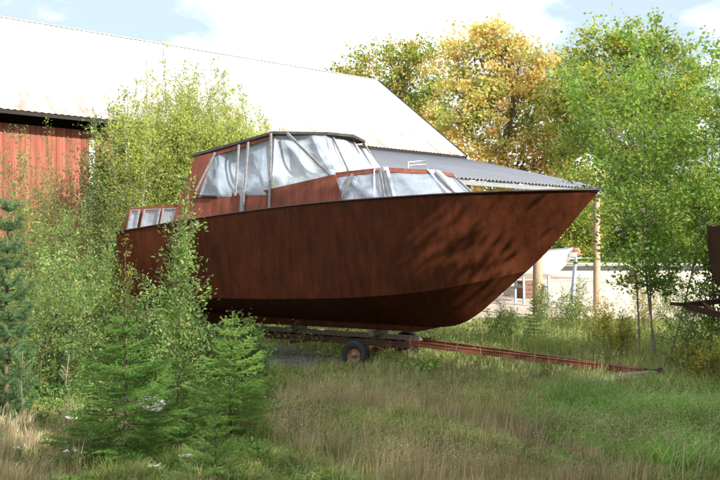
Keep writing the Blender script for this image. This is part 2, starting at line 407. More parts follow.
def conifer(name, label, cat, loc, H, rad, lm, seed, whorls=16, nb=6, ln=.018, w=.0016, dens=60, up=.12, twl=.16, group=None, shape=.85):
    rng = np.random.default_rng(seed); root = empty(name, loc, 0, label, cat, group)
    tb = MB(); nb_ = MB()
    tk = curve((0, 0, -.1), (rng.normal() * .03, rng.normal() * .03, H), rng, 8, wob=.012)
    tb.tube(tk, np.linspace(.01 + .008 * H, .004, 8), 7)
    A = []; B = []
    for k in range(whorls):
        t = .03 + .94 * (k + rng.uniform(-.25, .25)) / whorls; t = min(max(t, .02), .985)
        o = tk[0] + (tk[-1] - tk[0]) * t
        L = rad * (1 - t) ** shape * rng.uniform(.85, 1.1) + .04
        a0 = rng.uniform(0, 6.28)
        for j in range(nb if t < .9 else 4):
            a = a0 + j * 2 * PI / nb + rng.normal() * .18
            l = L * rng.uniform(.7, 1.12); dr = np.array([math.cos(a), math.sin(a), 0])
            el = up + .75 * max(0, t - .35) + rng.normal() * .06
            e = o + dr * l + np.array([0, 0, l * el])
            bp = curve(o, e, rng, 6, up=-.07, wob=.03); tb.tube(bp, np.linspace(.004 + .006 * (1 - t), .0015, 6), 4, False)
            for i in range(5): A.append(bp[i]); B.append(bp[i + 1])
            m = max(2, int(l / .055)); sd = np.array([-dr[1], dr[0], 0])
            for q in range(m):
                f = (.18 + .8 * q / m) * 5; i = min(4, int(f)); p0 = bp[i] * (1 - f + i) + bp[i + 1] * (f - i)
                tl = min(twl, l * .5) * (1.05 - .75 * q / m) * rng.uniform(.7, 1.2)
                for sg in (-1, 1):
                    v = sd * sg * .85 + dr * .65 + np.array([0, 0, .05 + rng.normal() * .12])
                    mid = p0 + v * tl * .55; A.append(p0); B.append(mid)
                    e2 = mid + (v + np.array([0, 0, .15 * rng.normal()])) * tl * .5; A.append(mid); B.append(e2)
                    if tl > .09:
                        A.append(mid); B.append(mid + (v * .4 + dr * .6) * tl * .4)
    A.append(tk[-2]); B.append(tk[-1]); A.append(tk[-2] * .5 + tk[-1] * .5); B.append(tk[-1])
    A = np.array(A); B = np.array(B); Ls = np.linalg.norm(B - A, axis=1)
    n = max(3, int(dens * Ls.mean() * 10))
    needles(nb_, A, B, n, ln, w, rng)
    tb.build('trunk', M['stem'], root, True); nb_.build('needles', M[lm], root)
    return root

# ------------------------------------------------------------------ the steel cabin cruiser
TH = R(32); dB = np.array([math.cos(TH), -math.sin(TH)])
boat = empty('cabin_cruiser', (4.29 - 5.5 * dB[0], 14.3 - 5.5 * dB[1], 0), -TH,
             'large rusty brown steel cabin cruiser on a trailer, windows covered with plastic film', 'boat')
def hermite(xs, ys, x):
    xs = np.array(xs, float); ys = np.array(ys, float); m = np.gradient(ys, xs)
    i = np.clip(np.searchsorted(xs, x) - 1, 0, len(xs) - 2); h = xs[i + 1] - xs[i]; t = (x - xs[i]) / h
    return (2 * t**3 - 3 * t**2 + 1) * ys[i] + (t**3 - 2 * t**2 + t) * h * m[i] + (-2 * t**3 + 3 * t**2) * ys[i + 1] + (t**3 - t**2) * h * m[i + 1]
SS = np.concatenate([np.linspace(0, 1.35, 16), np.linspace(1.45, 3.5, 16), np.linspace(3.8, 11, 20)])
sh_h = hermite([0, .25, .5, 1, 1.5, 2.4, 3.3, 5, 8, 11], [.015, .24, .43, .75, 1.0, 1.3, 1.45, 1.55, 1.55, 1.4], SS)
sh_z = hermite([0, 1.5, 3.3, 4.8, 8.1, 11], [3.41, 3.375, 3.32, 3.27, 3.04, 2.77], SS)
stem = lambda s: np.interp(s, [0, .5, .977, 1.35, 1.64, 2.31, 2.6, 2.9, 3.3, 5, 11], [3.41, 2.84, 2.3, 1.95, 1.7, 1.12, .93, .83, .785, .78, .85])
ke_z = stem(SS)
ch_h = np.where(SS <= 1.35, .012, hermite([1.35, 2, 2.83, 4.08, 6, 11], [.012, .5, .88, 1.15, 1.27, 1.22], np.maximum(SS, 1.35)))
ch_z = np.where(SS <= 1.35, ke_z, hermite([1.35, 2, 2.83, 4.08, 6, 11], [1.95, 1.77, 1.59, 1.44, 1.34, 1.3], np.maximum(SS, 1.35)))
hb = MB()
t8 = np.linspace(0, 1, 8)
for sg in (-1, 1):
    G = np.zeros((len(SS), 8, 3)); B_ = np.zeros((len(SS), 5, 3))
    for i, s in enumerate(SS):
        con = .035 * math.exp(-((s - 1.3) / 1.4) ** 2)
        h = sh_h[i] * (1 - t8) + ch_h[i] * t8 - con * np.sin(t8 * PI) * min(1, sh_h[i])
        G[i, :, 0] = 5.5 - s; G[i, :, 1] = sg * h; G[i, :, 2] = sh_z[i] * (1 - t8) + ch_z[i] * t8
        # slight unfairness of welded plates
        G[i, 1:-1, 1] += sg * .006 * np.sin(s * 3.1 + t8[1:-1] * 5)
        t5 = np.linspace(0, 1, 5); B_[i, :, 0] = 5.5 - s; B_[i, :, 1] = sg * (ch_h[i] * (1 - t5)); B_[i, :, 2] = ch_z[i] * (1 - t5) + ke_z[i] * t5
    hb.grid(G if sg < 0 else G[:, ::-1]); hb.grid(B_ if sg < 0 else B_[:, ::-1])
# transom
i = -1
hb.add([(-5.5, -sh_h[i], sh_z[i]), (-5.5, sh_h[i], sh_z[i]), (-5.5, ch_h[i], ch_z[i]), (-5.5, 0, ke_z[i]), (-5.5, -ch_h[i], ch_z[i])], [[0, 1, 2, 3, 4]])
hull = hb.build('hull', M['hull'], boat, True)
g = MB()
for sg in (-1, 1):
    g.tube(np.stack([5.5 - SS, sg * (sh_h + .008), sh_z + .004], -1), .018, 6)
g.build('gunwale', M['edge'], hull, True)
g = MB()
for s0, s1 in ((3.2, 10.8),):
    kp = np.array([(s1, .64), (s1, .86), (s0, .79), (s0 + .5, .68)])
    g.add([(5.5 - a, y_, b) for y_ in (-.03, .03) for a, b in kp], [[3, 2, 1, 0], [4, 5, 6, 7], [0, 1, 5, 4], [1, 2, 6, 5], [2, 3, 7, 6], [3, 0, 4, 7]])
g.build('keel', M['hull'], hull)
d = MB(); D = np.zeros((len(SS), 3, 3))
for i, s in enumerate(SS):
    D[i, :, 0] = 5.5 - s; D[i, :, 1] = (-sh_h[i] + .004, 0, sh_h[i] - .004); D[i, :, 2] = (sh_z[i] - .03, sh_z[i] + .0, sh_z[i] - .03)
d.grid(D); d.build('deck', M['primer'], boat)

def L(s, h, z): return (5.5 - s, -h, z)      # starboard (near) side positive h
def Lf(s, h, z): return (5.5 - s, h, z)
def wall(mb, p):
    """thick plate from a quad"""
    p = np.array(p, float); nrm = unit(np.cross(p[1] - p[0], p[3] - p[0])); q = p - nrm * .025
    V = np.vstack([p, q]); mb.add(V, [[0, 1, 2, 3], [7, 6, 5, 4], [0, 4, 5, 1], [1, 5, 6, 2], [2, 6, 7, 3], [3, 7, 4, 0]])
# wheelhouse body
wh = MB()
for F in (L, Lf):
    hz = lambda s_, z: F(s_, 1.24 - .093 * (z - 3), z)
    wall(wh, [hz(6.5, 3.05), hz(8.6, 2.9), hz(8.6, 3.52), hz(6.5, 3.61)])
    wall(wh, [hz(8.6, 2.9), hz(9.35, 2.86), hz(9.09, 3.52), hz(8.6, 3.52)])
    wall(wh, [hz(8.6, 3.52), hz(9.09, 3.52), hz(8.72, 4.44), hz(8.12, 4.52)])
    wall(wh, [F(4.75, 1.10, 3.26), F(6.5, 1.24, 3.1), F(6.5, 1.19, 3.62), F(5.0, 1.03, 3.86)])       # front quarter coaming
    wall(wh, [F(8.2, 1.105, 4.42), F(8.1, 1.09, 4.53), F(6.5, 1.10, 4.78), F(6.5, 1.11, 4.70)])       # header
wall(wh, [L(9.35, 1.24, 2.86), Lf(9.35, 1.24, 2.86), Lf(8.72, 1.09, 4.44), L(8.72, 1.09, 4.44)])
wh_o = wh.build('wheelhouse', M['primer'], boat)
# roof
pl = [(8.82, 1.14, 4.47), (6.5, 1.17, 4.80), (5.38, .74, 4.75), (5.22, 0, 4.78)]
rb = MB(); ring = [L(*p) for p in pl[:3]] + [L(*pl[3])] + [Lf(*p) for p in pl[2::-1]]
ring = np.array(ring); cen = np.array([(5.5 - 7.6, 0, 4.78), (5.5 - 6.4, 0, 4.93)])
n = len(ring)
top = ring + np.array([0, 0, .035]); bot = ring - np.array([0, 0, .02])
V = np.vstack([top, bot, [(5.5 - 8.82, 0, 4.6), (5.5 - 6.5, 0, 4.93)]])
F3 = [[0, 1, 15], [1, 2, 15], [2, 3, 15], [3, 4, 15], [4, 5, 15], [5, 6, 15], [0, 15, 14], [6, 14, 15], [0, 14, 6]]
F4 = [[i, i + 7, (i + 1) % 7 + 7, (i + 1) % 7] for i in range(7)]
rb.add(V, F3); rb.add(V, F4); rb.add(V, [[7, 8, 9, 10, 11, 12, 13]])
rb.build('roof', M['felt'], boat)
# battens
def batten(a, b, w=.05, h=.03, m='lath', parent=None):
    x = MB(); x.bar(a, b, w, h, up=(.1, 1, .1)); return x.build('batten', M[m], parent or wh_o)
batten(L(6.5, 1.215, 4.79), L(6.5, 1.265, 3.12), .05)
batten(L(6.18, 1.08, 4.78), L(5.12, 1.07, 3.86), .055)
batten(L(8.12, 1.13, 4.5), L(8.62, 1.21, 3.66), .05)
batten(L(7.42, 1.16, 4.62), L(7.46, 1.235, 3.5), .045)
batten(L(7.15, 1.17, 4.66), L(7.2, 1.25, 3.45), .045)
batten(L(7.2, 1.285, 3.62), L(7.22, 1.29, 3.03), .1, .05)
batten(L(5.42, .5, 4.72), L(4.98, .5, 3.9), .04)
batten(L(5.42, -.3, 4.72), L(4.98, -.3, 3.9), .04)
batten(L(5.42, -.72, 4.72), L(4.98, -.92, 3.9), .06)

def film_quad(p, nu, nv, amp, seed, name, m, parent, ridged=1.):
    rng = np.random.default_rng(seed); p = np.array(p, float)      # p00 p10 p11 p01
    u = np.linspace(0, 1, nu)[:, None, None]; v = np.linspace(0, 1, nv)[None, :, None]
    G = p[0] * (1 - u) * (1 - v) + p[1] * u * (1 - v) + p[2] * u * v + p[3] * (1 - u) * v
    nrm = unit(np.cross(p[1] - p[0], p[3] - p[0]))
    D = np.zeros((nu, nv)); lu = np.linalg.norm(p[1] - p[0]); lv = np.linalg.norm(p[3] - p[0])
    uu = u[..., 0] * lu; vv = v[..., 0] * lv
    for k in range(9):
        a = rng.uniform(-.9, .9) + (0 if k % 2 else 1.2); f = rng.uniform(1.8, 8); ph = rng.uniform(0, 6.28)
        w = (uu * math.sin(a) + vv * math.cos(a)) * f + ph + 1.1 * np.sin(uu * rng.uniform(1, 4) + vv * rng.uniform(1, 4) + ph)
        D += (1 - 2 * np.abs(np.sin(w / 2)) ** .8) / f * 2.6
    e = np.sin(u[..., 0] * PI) ** .35 * np.sin(v[..., 0] * PI) ** .35
    G = G + nrm * (D * amp * (.25 + .75 * e))[..., None] + nrm * .02 * e[..., None]
    b = MB(); b.grid(G); return b.build(name, M[m], parent, True)
x = MB(); x.bar(L(8.62, 1.25, 3.56), L(8.0, 1.25, 3.52), .07, .03); x.build('ledge', M['edge'], wh_o)
film_quad([L(8.62, 1.22, 3.5), L(6.5, 1.225, 3.5), L(6.5, 1.135, 4.72), L(8.15, 1.125, 4.5)], 60, 34, .045, 3, 'plastic_sheet', 'film', wh_o)
film_quad([L(6.5, 1.215, 3.58), L(4.98, 1.05, 3.84), L(5.42, .76, 4.72), L(6.5, 1.13, 4.75)], 60, 40, .05, 5, 'plastic_sheet', 'film2', wh_o)
film_quad([L(4.98, 1.03, 3.84), L(4.9, -.55, 3.86), L(5.4, -.4, 4.72), L(5.42, .74, 4.72)], 60, 34, .03, 7, 'plastic_sheet', 'film2', wh_o)
# loose strip hanging over the fore cabin corner
film_quad([L(4.95, -.65, 3.9), L(4.85, -.95, 3.9), L(5.35, -.72, 4.6), L(5.36, -.6, 4.6)], 12, 24, .02, 9, 'plastic_sheet', 'film2', wh_o)
fr = MB(); fr.bar(L(5.0, 1.03, 3.82), L(4.92, -1.0, 3.82), .05, .08, (0, 0, 1)); fr.build('sill', M['primer'], wh_o)

# fore cabin: base and top outlines
tp = [(5.05, 1.0, 3.90), (4.0, .85, 3.965), (3.1, .37, 3.90)]; bs = [(5.75, 1.15, 3.2), (3.72, 1.0, 3.28), (2.5, .42, 3.34)]
fc = MB()
def lerp(a, b, t): return tuple(np.array(a) * (1 - t) + np.array(b) * t)
facets = []
for F in (L, Lf):
    for i in range(2):
        b0, b1, t0, t1 = F(*bs[i]), F(*bs[i + 1]), F(*tp[i]), F(*tp[i + 1])
        wall(fc, [lerp(t0, b0, .14), lerp(t1, b1, .14), t1, t0]); wall(fc, [b0, b1, lerp(b1, t1, .06), lerp(b0, t0, .06)])
        facets.append((F is L, i, b0, b1, t0, t1))
b0, b1, t0, t1 = L(*bs[2]), Lf(*bs[2]), L(*tp[2]), Lf(*tp[2])
wall(fc, [lerp(t0, b0, .14), lerp(t1, b1, .14), t1, t0]); facets.append((True, 2, b0, b1, t0, t1))
# cabin top
V = [L(*p) for p in tp] + [Lf(*p) for p in tp[::-1]]
V = np.array(V) + np.array([0, 0, .002]); fc.add(V, [[0, 1, 2, 3, 4, 5]])
fc_o = fc.build('fore_cabin', M['primer'], boat)
for k, (near, i, b0, b1, t0, t1) in enumerate(facets):
    q0, q1 = lerp(t0, b0, .14), lerp(t1, b1, .14)
    film_quad([b0, b1, q1, q0], 40, 22, .02, 20 + k, 'plastic_window', 'film', fc_o)
def cb(i, u, w=.05, near=True, o=.03):
    F = L if near else Lf
    if i == 2: b = lerp(L(*bs[2]), Lf(*bs[2]), u); t = lerp(L(*tp[2]), Lf(*tp[2]), u)
    else: b = lerp(F(*bs[i]), F(*bs[i + 1]), u); t = lerp(F(*tp[i]), F(*tp[i + 1]), u)
    off = np.array([.02, -o, 0]) if near else np.array([.02, o, 0])
    batten(np.array(lerp(t, b, .1)) + off, np.array(lerp(b, t, .02)) + off, w, .03, 'lath', fc_o)
cb(0, .02); cb(0, .42); cb(0, .93, .055); cb(1, .03, .05); cb(1, .95, .05); cb(2, .95, .05); cb(0, .02, near=False); cb(0, .93, near=False); cb(1, .9, near=False)
# plastic wrapped round the corners
for i, u0, u1, sd in ((0, .80, 1.02, 31), (1, .0, .10, 32), (1, .84, 1.02, 33), (2, 0, .3, 34)):
    F = L
    if i == 2: A_, B_, C_, D_ = L(*bs[2]), Lf(*bs[2]), Lf(*tp[2]), L(*tp[2])
    else: A_, B_, C_, D_ = F(*bs[i]), F(*bs[i + 1]), F(*tp[i + 1]), F(*tp[i])
    o = np.array([.03, -.035, .012])
    film_quad([np.array(lerp(A_, B_, u0)) + o, np.array(lerp(A_, B_, u1)) + o, np.array(lerp(D_, C_, u1)) + o, np.array(lerp(D_, C_, u0)) + o], 14, 30, .02, sd, 'plastic_wrap', 'film2', fc_o)
r_ = MB()
r_.tube([L(4.0, -.2, 3.97), L(4.0, -.2, 4.17), L(3.75, -.5, 4.21), L(3.72, -.52, 3.97)], .012, 6)
r_.tube([L(3.98, -.22, 4.1), L(3.75, -.5, 4.14)], .008, 5)
r_.build('hand_rail', M['steel'], fc_o, True)

# aft cabin with three windows
ac = MB()
for F in (L, Lf):
    wall(ac, [F(9.2, 1.22, 2.88), F(11., 1.2, 2.76), F(10.85, 1.1, 3.34), F(8.9, 1.12, 3.40)])
wall(ac, [L(11., 1.2, 2.76), Lf(11., 1.2, 2.76), Lf(10.85, 1.1, 3.34), L(10.85, 1.1, 3.34)])
ac.add([L(10.85, 1.1, 3.341), L(8.9, 1.12, 3.401), Lf(8.9, 1.12, 3.401), Lf(10.85, 1.1, 3.341)], [[0, 1, 2, 3]])
ac_o = ac.build('aft_cabin', M['primer'], boat)
for k, (a, b) in enumerate(((10.72, 10.45), (10.28, 9.78), (9.66, 9.16))):
    def q(s, t): return np.array(L(s, 1.2 * (1 - t) + 1.1 * t + .08, 2.8 * (1 - t) + 3.36 * t))
    w_ = film_quad([q(a, .12), q(b, .12), q(b - .02, .84), q(a - .04, .84)], 12, 12, .012, 50 + k, 'window', 'film', ac_o)
    f = MB()
    for s_ in (a, b): f.bar(q(s_, .06) + [0, -.015, 0], q(s_ - .03, .9) + [0, -.015, 0], .045, .02, (0, 1, 0))
    for t_ in (.08, .88): f.bar(q(a - .01, t_) + [0, -.013, 0], q(b - .01, t_) + [0, -.013, 0], .03, .018, (0, 1, 0))
    f.build('frame', M['lath'], w_)

# ------------------------------------------------------------------ trailer under it
tr = empty('boat_trailer', (4.29 - 5.5 * dB[0], 14.3 - 5.5 * dB[1], 0), -TH,
           'rusty boat trailer under the big brown boat, long drawbar running out to the right', 'trailer')
def wheel(x, y, parent, r=.285):
    w = MB(); w.lathe([(.15, -.085), (.19, -.1), (.25, -.1), (.275, -.085), (r, -.05), (r, .05), (.275, .085), (.25, .1), (.19, .1), (.15, .085)], 40, 'y')
    for a in np.linspace(0, 2 * PI, 36, endpoint=False):
        c, s_ = math.cos(a), math.sin(a)
        for yy in (-.07, .02): w.box((-.012, yy, r - .004), (.012, yy + .05, r + .008), [[c, 0, s_], [0, 1, 0], [-s_, 0, c]])
    wo = empty('wheel', (x, y, .28)); wo.parent = parent
    w.build('tyre', M['rubber'], wo, True)
    k = MB(); sg = -1 if y < 0 else 1
    k.lathe([(.152, sg * .088), (.145, sg * .07), (.135, sg * .03), (.09, sg * .045), (.05, sg * .05), (.048, sg * .085), (0.001, sg * .085)], 32, 'y')
    k.lathe([(.152, -sg * .088), (.13, 0), (0.001, 0)], 32, 'y')
    for a in np.linspace(0, 2 * PI, 5, endpoint=False):
        k.lathe([(.012, sg * .04), (.012, sg * .065), (.001, sg * .065)], 6, 'y', (.075 * math.cos(a), 0, .075 * math.sin(a)))
    k.build('rim', M['rim'], wo, True)
    return wo
wheel(1.0, -1.05, tr); wheel(1.0, 1.05, tr)
x = MB(); x.bar((1.0, -.96, .30), (1.0, .96, .30), .08, .08); x.build('axle', M['iron'], tr, bevel=.005)
x = MB()
for sy in (-1, 1):
    x.bar((-2.6, sy * .45, .46), (1.9, sy * .45, .46), .07, .12)
for xx in (-2.5, -1., .6, 1.6): x.bar((xx, -.5, .36), (xx, .5, .36), .08, .08)
x.build('frame', M['iron2'], tr, bevel=.005)
for sy in (-1, 1):
    x = MB(); x.bar((1.7, sy * .27, .47), (6.25, sy * .04, .22), .055, .09)
    x.bar((1.7, sy * .27, .522), (6.2, sy * .04, .275), .08, .012); x.build('drawbar', M['iron'], tr)
for xx, yy, zz in ((3.0, .2, .39), (4.4, .13, .32)): x = MB(); x.bar((xx, -yy, zz), (xx, yy, zz), .06, .06); x.build('cross_member', M['iron'], tr)
x = MB(); x.bar((6.15, 0, .24), (6.5, 0, .25), .07, .07); x.lathe([(.001, -.05), (.05, -.03), (.06, .02), (.04, .06), (.001, .07)], 12, 'z', (6.52, 0, .25)); x.build('coupling', M['iron2'], tr)
for xx in (.9, -1.2): x = MB(); x.bar((xx, -.3, .62), (xx, .3, .62), .12, .1); x.build('keel_block', M['wood'], tr, bevel=.006)
x = MB(); x.bar((-2.4, 0, .55), (1.9, 0, .55), .16, .09); x.build('keel_beam', M['bark'], tr)
# blocks and plank
b3 = empty('timber_stack', (*(np.array([4.29, 14.3]) - 9.0 * dB), 0), -TH, 'stack of old grey timber blocks under the stern of the brown boat', 'timber')
b3.location.z = ghf(b3.location.x, b3.location.y)
for k in range(4):
    x = MB(); 
    for q in (-.35, .35):
        (x.bar((q, -.6, .08 + .16 * k), (q, .6, .08 + .16 * k), .17, .155) if k % 2 == 0 else x.bar((-.6, q, .08 + .16 * k), (.6, q, .08 + .16 * k), .17, .155))
    x.build('block', M['wood'], b3, bevel=.008)
x = MB(); x.bar((-.62, 0, .14), (.62, .0, .2), .2, .07)
pk = x.build('plank', M['wood'], None, bevel=.006); c = P(628, 13.75); pk.location = c; pk.rotation_euler = (0, R(-2), R(12))
tag(pk, 'weathered grey plank lying in the grass under the end of the long drawbar', 'plank')
x = MB(); x.bar((-.5, 0, .13), (.5, .0, .16), .14, .07)
pk = x.build('plank', M['wood'], None, bevel=.006); pk.location = P(612, 13.25); pk.rotation_euler = (R(4), 0, R(20))
tag(pk, 'short grey plank in the grass, in front of the drawbar end', 'plank')

# ------------------------------------------------------------------ barn
u_ = np.array([.793, .61]); v_ = np.array([-.61, .793])           # along the eave (right, away), across (away)
E = np.array([4.8, 35.8])
yaw = math.atan2(.61, .793)
barn = empty('barn', (E[0], E[1], ghf(*E) * 0), yaw, 'huge red wooden barn with a white sunlit metal roof behind the brown boat', 'barn')
# local: x along eave (right end 0, left negative), y across away
LB = -46.; EZ = 6.6; WZ = 6.3; ov = .85; Wd = 12.72; RZ = 11.1
def corr(x0, x1, per, amp, step):
    xs = np.arange(x0, x1 + 1e-6, per / step); return xs, amp * np.cos(xs / per * 2 * PI)
def roof_sheet(mb, x0, x1, y0, z0, y1, z1, per, amp, step=8, rows=2, th=.0):
    xs, dz = corr(x0, x1, per, amp, step); t = np.linspace(0, 1, rows)
    G = np.zeros((len(xs), rows, 3)); G[..., 0] = xs[:, None]; G[..., 1] = y0 + (y1 - y0) * t; G[..., 2] = z0 + (z1 - z0) * t + dz[:, None]
    mb.grid(G)
rf = MB(); roof_sheet(rf, LB, 0, 0, EZ, Wd / 2, RZ, .2, .012, 6); roof_sheet(rf, LB, 0, Wd, EZ, Wd / 2, RZ, .2, .012, 6)
ro = rf.build('roof', M['tin'], barn, False)
x = MB(); x.bar((LB, Wd / 2, RZ + .005), (0.03, Wd / 2, RZ + .005), .12, .03); x.build('ridge_cap', M['tin'], ro)
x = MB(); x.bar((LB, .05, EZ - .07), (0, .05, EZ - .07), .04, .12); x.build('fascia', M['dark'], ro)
x = MB()
for s_ in (0, 1):
    x.bar((-.03, -.02, EZ - .06) if s_ == 0 else (-.03, Wd + .02, EZ - .06), (-.03, Wd / 2, RZ - .05), .04, .16)
x.build('barge_board', M['dark'], ro)
x = MB()
for xx in np.arange(LB + .5, -.3, 1.1): x.bar((xx, .1, EZ - .08), (xx, ov + .3, EZ - .08 + (ov + .2) * .708), .07, .14)
x.build('rafter', M['dark'], ro).name = 'rafters_row'
bpy.data.objects['rafters_row'].name = 'rafter'
# wall with board-on-board relief
def board_wall(mb, x0, x1, y, z0, z1, face=-1, per=.16):
    n = int((x1 - x0) / per)
    xs = []; ys = []
    for k in range(n):
        a = x0 + k * per
        xs += [a, a + per * .72, a + per * .74, a + per * .98]; ys += [y, y, y + .018 * -face, y + .018 * -face]
    G = np.zeros((len(xs), 2, 3)); G[..., 0] = np.array(xs)[:, None]; G[..., 1] = np.array(ys)[:, None]; G[:, 0, 2] = z0; G[:, 1, 2] = z1
    mb.grid(G)
x = MB(); board_wall(x, LB + .3, -.3, ov, -.3, WZ); board_wall(x, LB + .3, -.3, Wd - ov, -.3, WZ)
x.box((LB + .3, ov + .05, -.3), (-.3, ov + .2, WZ - .02)); x.box((LB + .3, ov, -.3), (LB + .5, Wd - ov, 7)); x.box((-.5, ov, -.3), (-.3, Wd - ov, 7))
x.add([(-.29, ov - .3, 6.75), (-.29, Wd - ov + .3, 6.75), (-.29, Wd / 2, RZ - .15)], [[0, 1, 2]])
x.build('wall', M['red'], barn)
x = MB(); x.box((LB + .6, ov + .9, WZ - .6), (-.6, ov + 1.0, 7.7)); x.build('interior_shade_panel', M['dark'], barn)  # near-black panel painting the interior's shade behind the open eave gap
def along(px, off=ov):      # local x of a picture column on the near wall
    k = (px - 360) / 800
    o = E + v_ * off
    return (k * o[1] - o[0]) / (u_[0] - k * u_[1])
for px in (91,):
    a = along(px); x = MB(); x.box((a - .1, ov - .05, 0), (a + .1, ov - .022, WZ - .3)); x.build('corner_board', M['whitetrim'], barn)
a = along(148)
x = MB(); x.box((a - .45, ov - .03, 4.2), (a + .45, ov - .0225, 5.6)); w0 = x.build('window', M['glassdark'], barn)
x = MB()
for s_ in (-.45, 0, .45): x.box((a + s_ - .04, ov - .06, 4.16), (a + s_ + .04, ov - .032, 5.64))
for s_ in (4.16, 4.9, 5.56): x.box((a - .45, ov - .064, s_), (a + .45, ov - .034, s_ + .07))
x.build('frame', M['whitetrim'], w0)
a = along(60); x = MB(); board_wall(x, a - 1.5, a + 1.3, ov - .07, .1, 3.6, per=.2); x.build('door', M['red'], barn)

# open lean-to in front of the gable end part
lt = empty('open_shed', (E[0], E[1], 0), yaw, 'low open-sided shed with grey corrugated roof built against the barn, seen above the boat bow', 'shed')
x = MB(); 
t_ = np.linspace(0, 1, 7)
roof_sheet(x, -11.2, .1, -7.5, 4.62, .0, EZ - .16, .177, .028, 8, 3)
lro = x.build('roof', M['fibre'], lt, True); lro.modifiers.new('t', 'SOLIDIFY').thickness = .012
x = MB(); x.bar((-11.2, -7.42, 4.50), (.1, -7.42, 4.50), .05, .14); x.build('fascia', M['gutter'], lt)
x = MB()
for k in range(6):
    f = k / 5; x.bar((-11.1, -7.2 + 7.1 * f, 4.5 + 1.8 * f), (.0, -7.2 + 7.1 * f, 4.5 + 1.8 * f), .08, .1)
x.build('purlin', M['wood'], lro)
x = MB(); x.bar((.06, -7.45, 4.55), (.06, 0, EZ - .25), .04, .12); x.build('barge_board', M['gutter'], lro)
for a, w_ in ((-.4, .13), (-3.75, .17), (-7.2, .13), (-10.6, .13)):
    wx, wy = E + u_ * a + v_ * (-7.15)
    x = MB(); x.tube([(a, -7.15, ghf(wx, wy) - .1), (a, -7.15, 2.), (a, -7.15, 4.46)], [w_ * 1.1, w_, w_ * .9], 12); x.build('post', M['post'], lt, True)

# ------------------------------------------------------------------ things in the yard
# white dinghy on a stand
def small_hull(name, label, cat, loc, rz, Ln, bm, ht, m, z0, trim=None, rake=.9):
    root = empty(name, loc, rz, label, cat)
    s = np.linspace(0, 1, 26); hb_ = bm * (np.sin(np.minimum(1, (1 - s) * 1.5 + .0) * PI / 2) ** .8) + .01
    hb_ = np.where(s < .35, bm * (.86 + .14 * np.sin(s / .35 * PI / 2)), bm * np.cos((s - .35) / .65 * PI / 2) ** .7 + .01)
    kz = z0 + ht * .9 * np.clip((s - (1 - rake * .4)) / (rake * .4), 0, 1) ** 1.8
    sz = z0 + ht * (.92 + .18 * s ** 2)
    mb = MB()
    for sg in (-1, 1):
        t = np.linspace(0, 1, 9); G = np.zeros((26, 9, 3)); G[..., 0] = (s * Ln)[:, None]
        G[..., 1] = sg * hb_[:, None] * np.sqrt(np.maximum(0, 1 - t ** 2.6))[None]; G[..., 2] = sz[:, None] * (1 - t) + kz[:, None] * t
        mb.grid(G if sg < 0 else G[:, ::-1])
    t = np.linspace(0, 1, 9); y = hb_[0] * np.sqrt(np.maximum(0, 1 - t ** 2.6)); z = sz[0] * (1 - t) + kz[0] * t
    V = [(0, -a, b) for a, b in zip(y, z)] + [(0, a, b) for a, b in zip(y[:-1][::-1], z[:-1][::-1])]
    mb.add(V, [list(range(len(V)))]); h = mb.build('hull', m, root, True)
    D = np.stack([np.stack([s * Ln, -hb_, sz - .02], -1), np.stack([s * Ln, hb_, sz - .02], -1)], 1); d = MB(); d.grid(D); d.build('deck', trim or m, root)
    g = MB()
    for sg in (-1, 1): g.tube(np.stack([s * Ln, sg * hb_, sz], -1), .03, 5)
    g.build('gunwale', trim or m, h, True)
    return root
c = P(508, 33); b2 = small_hull('small_boat', 'small white boat hull with a blue rim on supports, just past the brown bow', 'boat', c, R(12), 2.9, .95, 1.15, M['white'], 1.05, M['blue'], 1.1)
for q in (.5, 1.6):
    x = MB(); x.bar((q, -.45, 0), (q, -.4, 1.3), .08, .08); x.bar((q, .45, 0), (q, .4, 1.3), .08, .08); x.bar((q, -.45, .7), (q, .45, .7), .07, .07); x.build('support', M['blue'], b2)
# pole with buoy on a base
c = P(574, 33); pr_ = empty('boat_stand', c, R(20), 'leaning blue-grey metal stand topped by a red and white float in the sunny yard', 'stand')
x = MB(); x.bar((-.12, 0, .05), (.08, 0, 1.95), .16, .09); x.build('pole', M['blue'], pr_, bevel=.01)
x = MB(); x.bar((-.5, 0, .04), (.5, 0, .04), .09, .07); x.bar((-.1, -.5, .04), (-.1, .5, .04), .09, .07); x.bar((-.1, .4, .05), (-.02, .02, .9), .05, .05); x.build('base', M['white'], pr_)
x = MB(); x.lathe([(.001, 1.95), (.1, 1.98), (.17, 2.08), (.18, 2.18), (.13, 2.29), (.001, 2.33)], 20, 'z', (.1, 0, 0)); x.build('float', M['buoy'], pr_, True)
x = MB(); x.lathe([(.001, 1.9), (.1, 1.92), (.15, 2.0), (.18, 2.1)], 20, 'z', (-.03, 0, .02)); x.build('cap', M['white'], pr_, True)
x = MB(); x.bar((-.3, 0, 1.86), (.35, 0, 1.9), .08, .05); x.build('cross_bar', M['blue'], pr_)
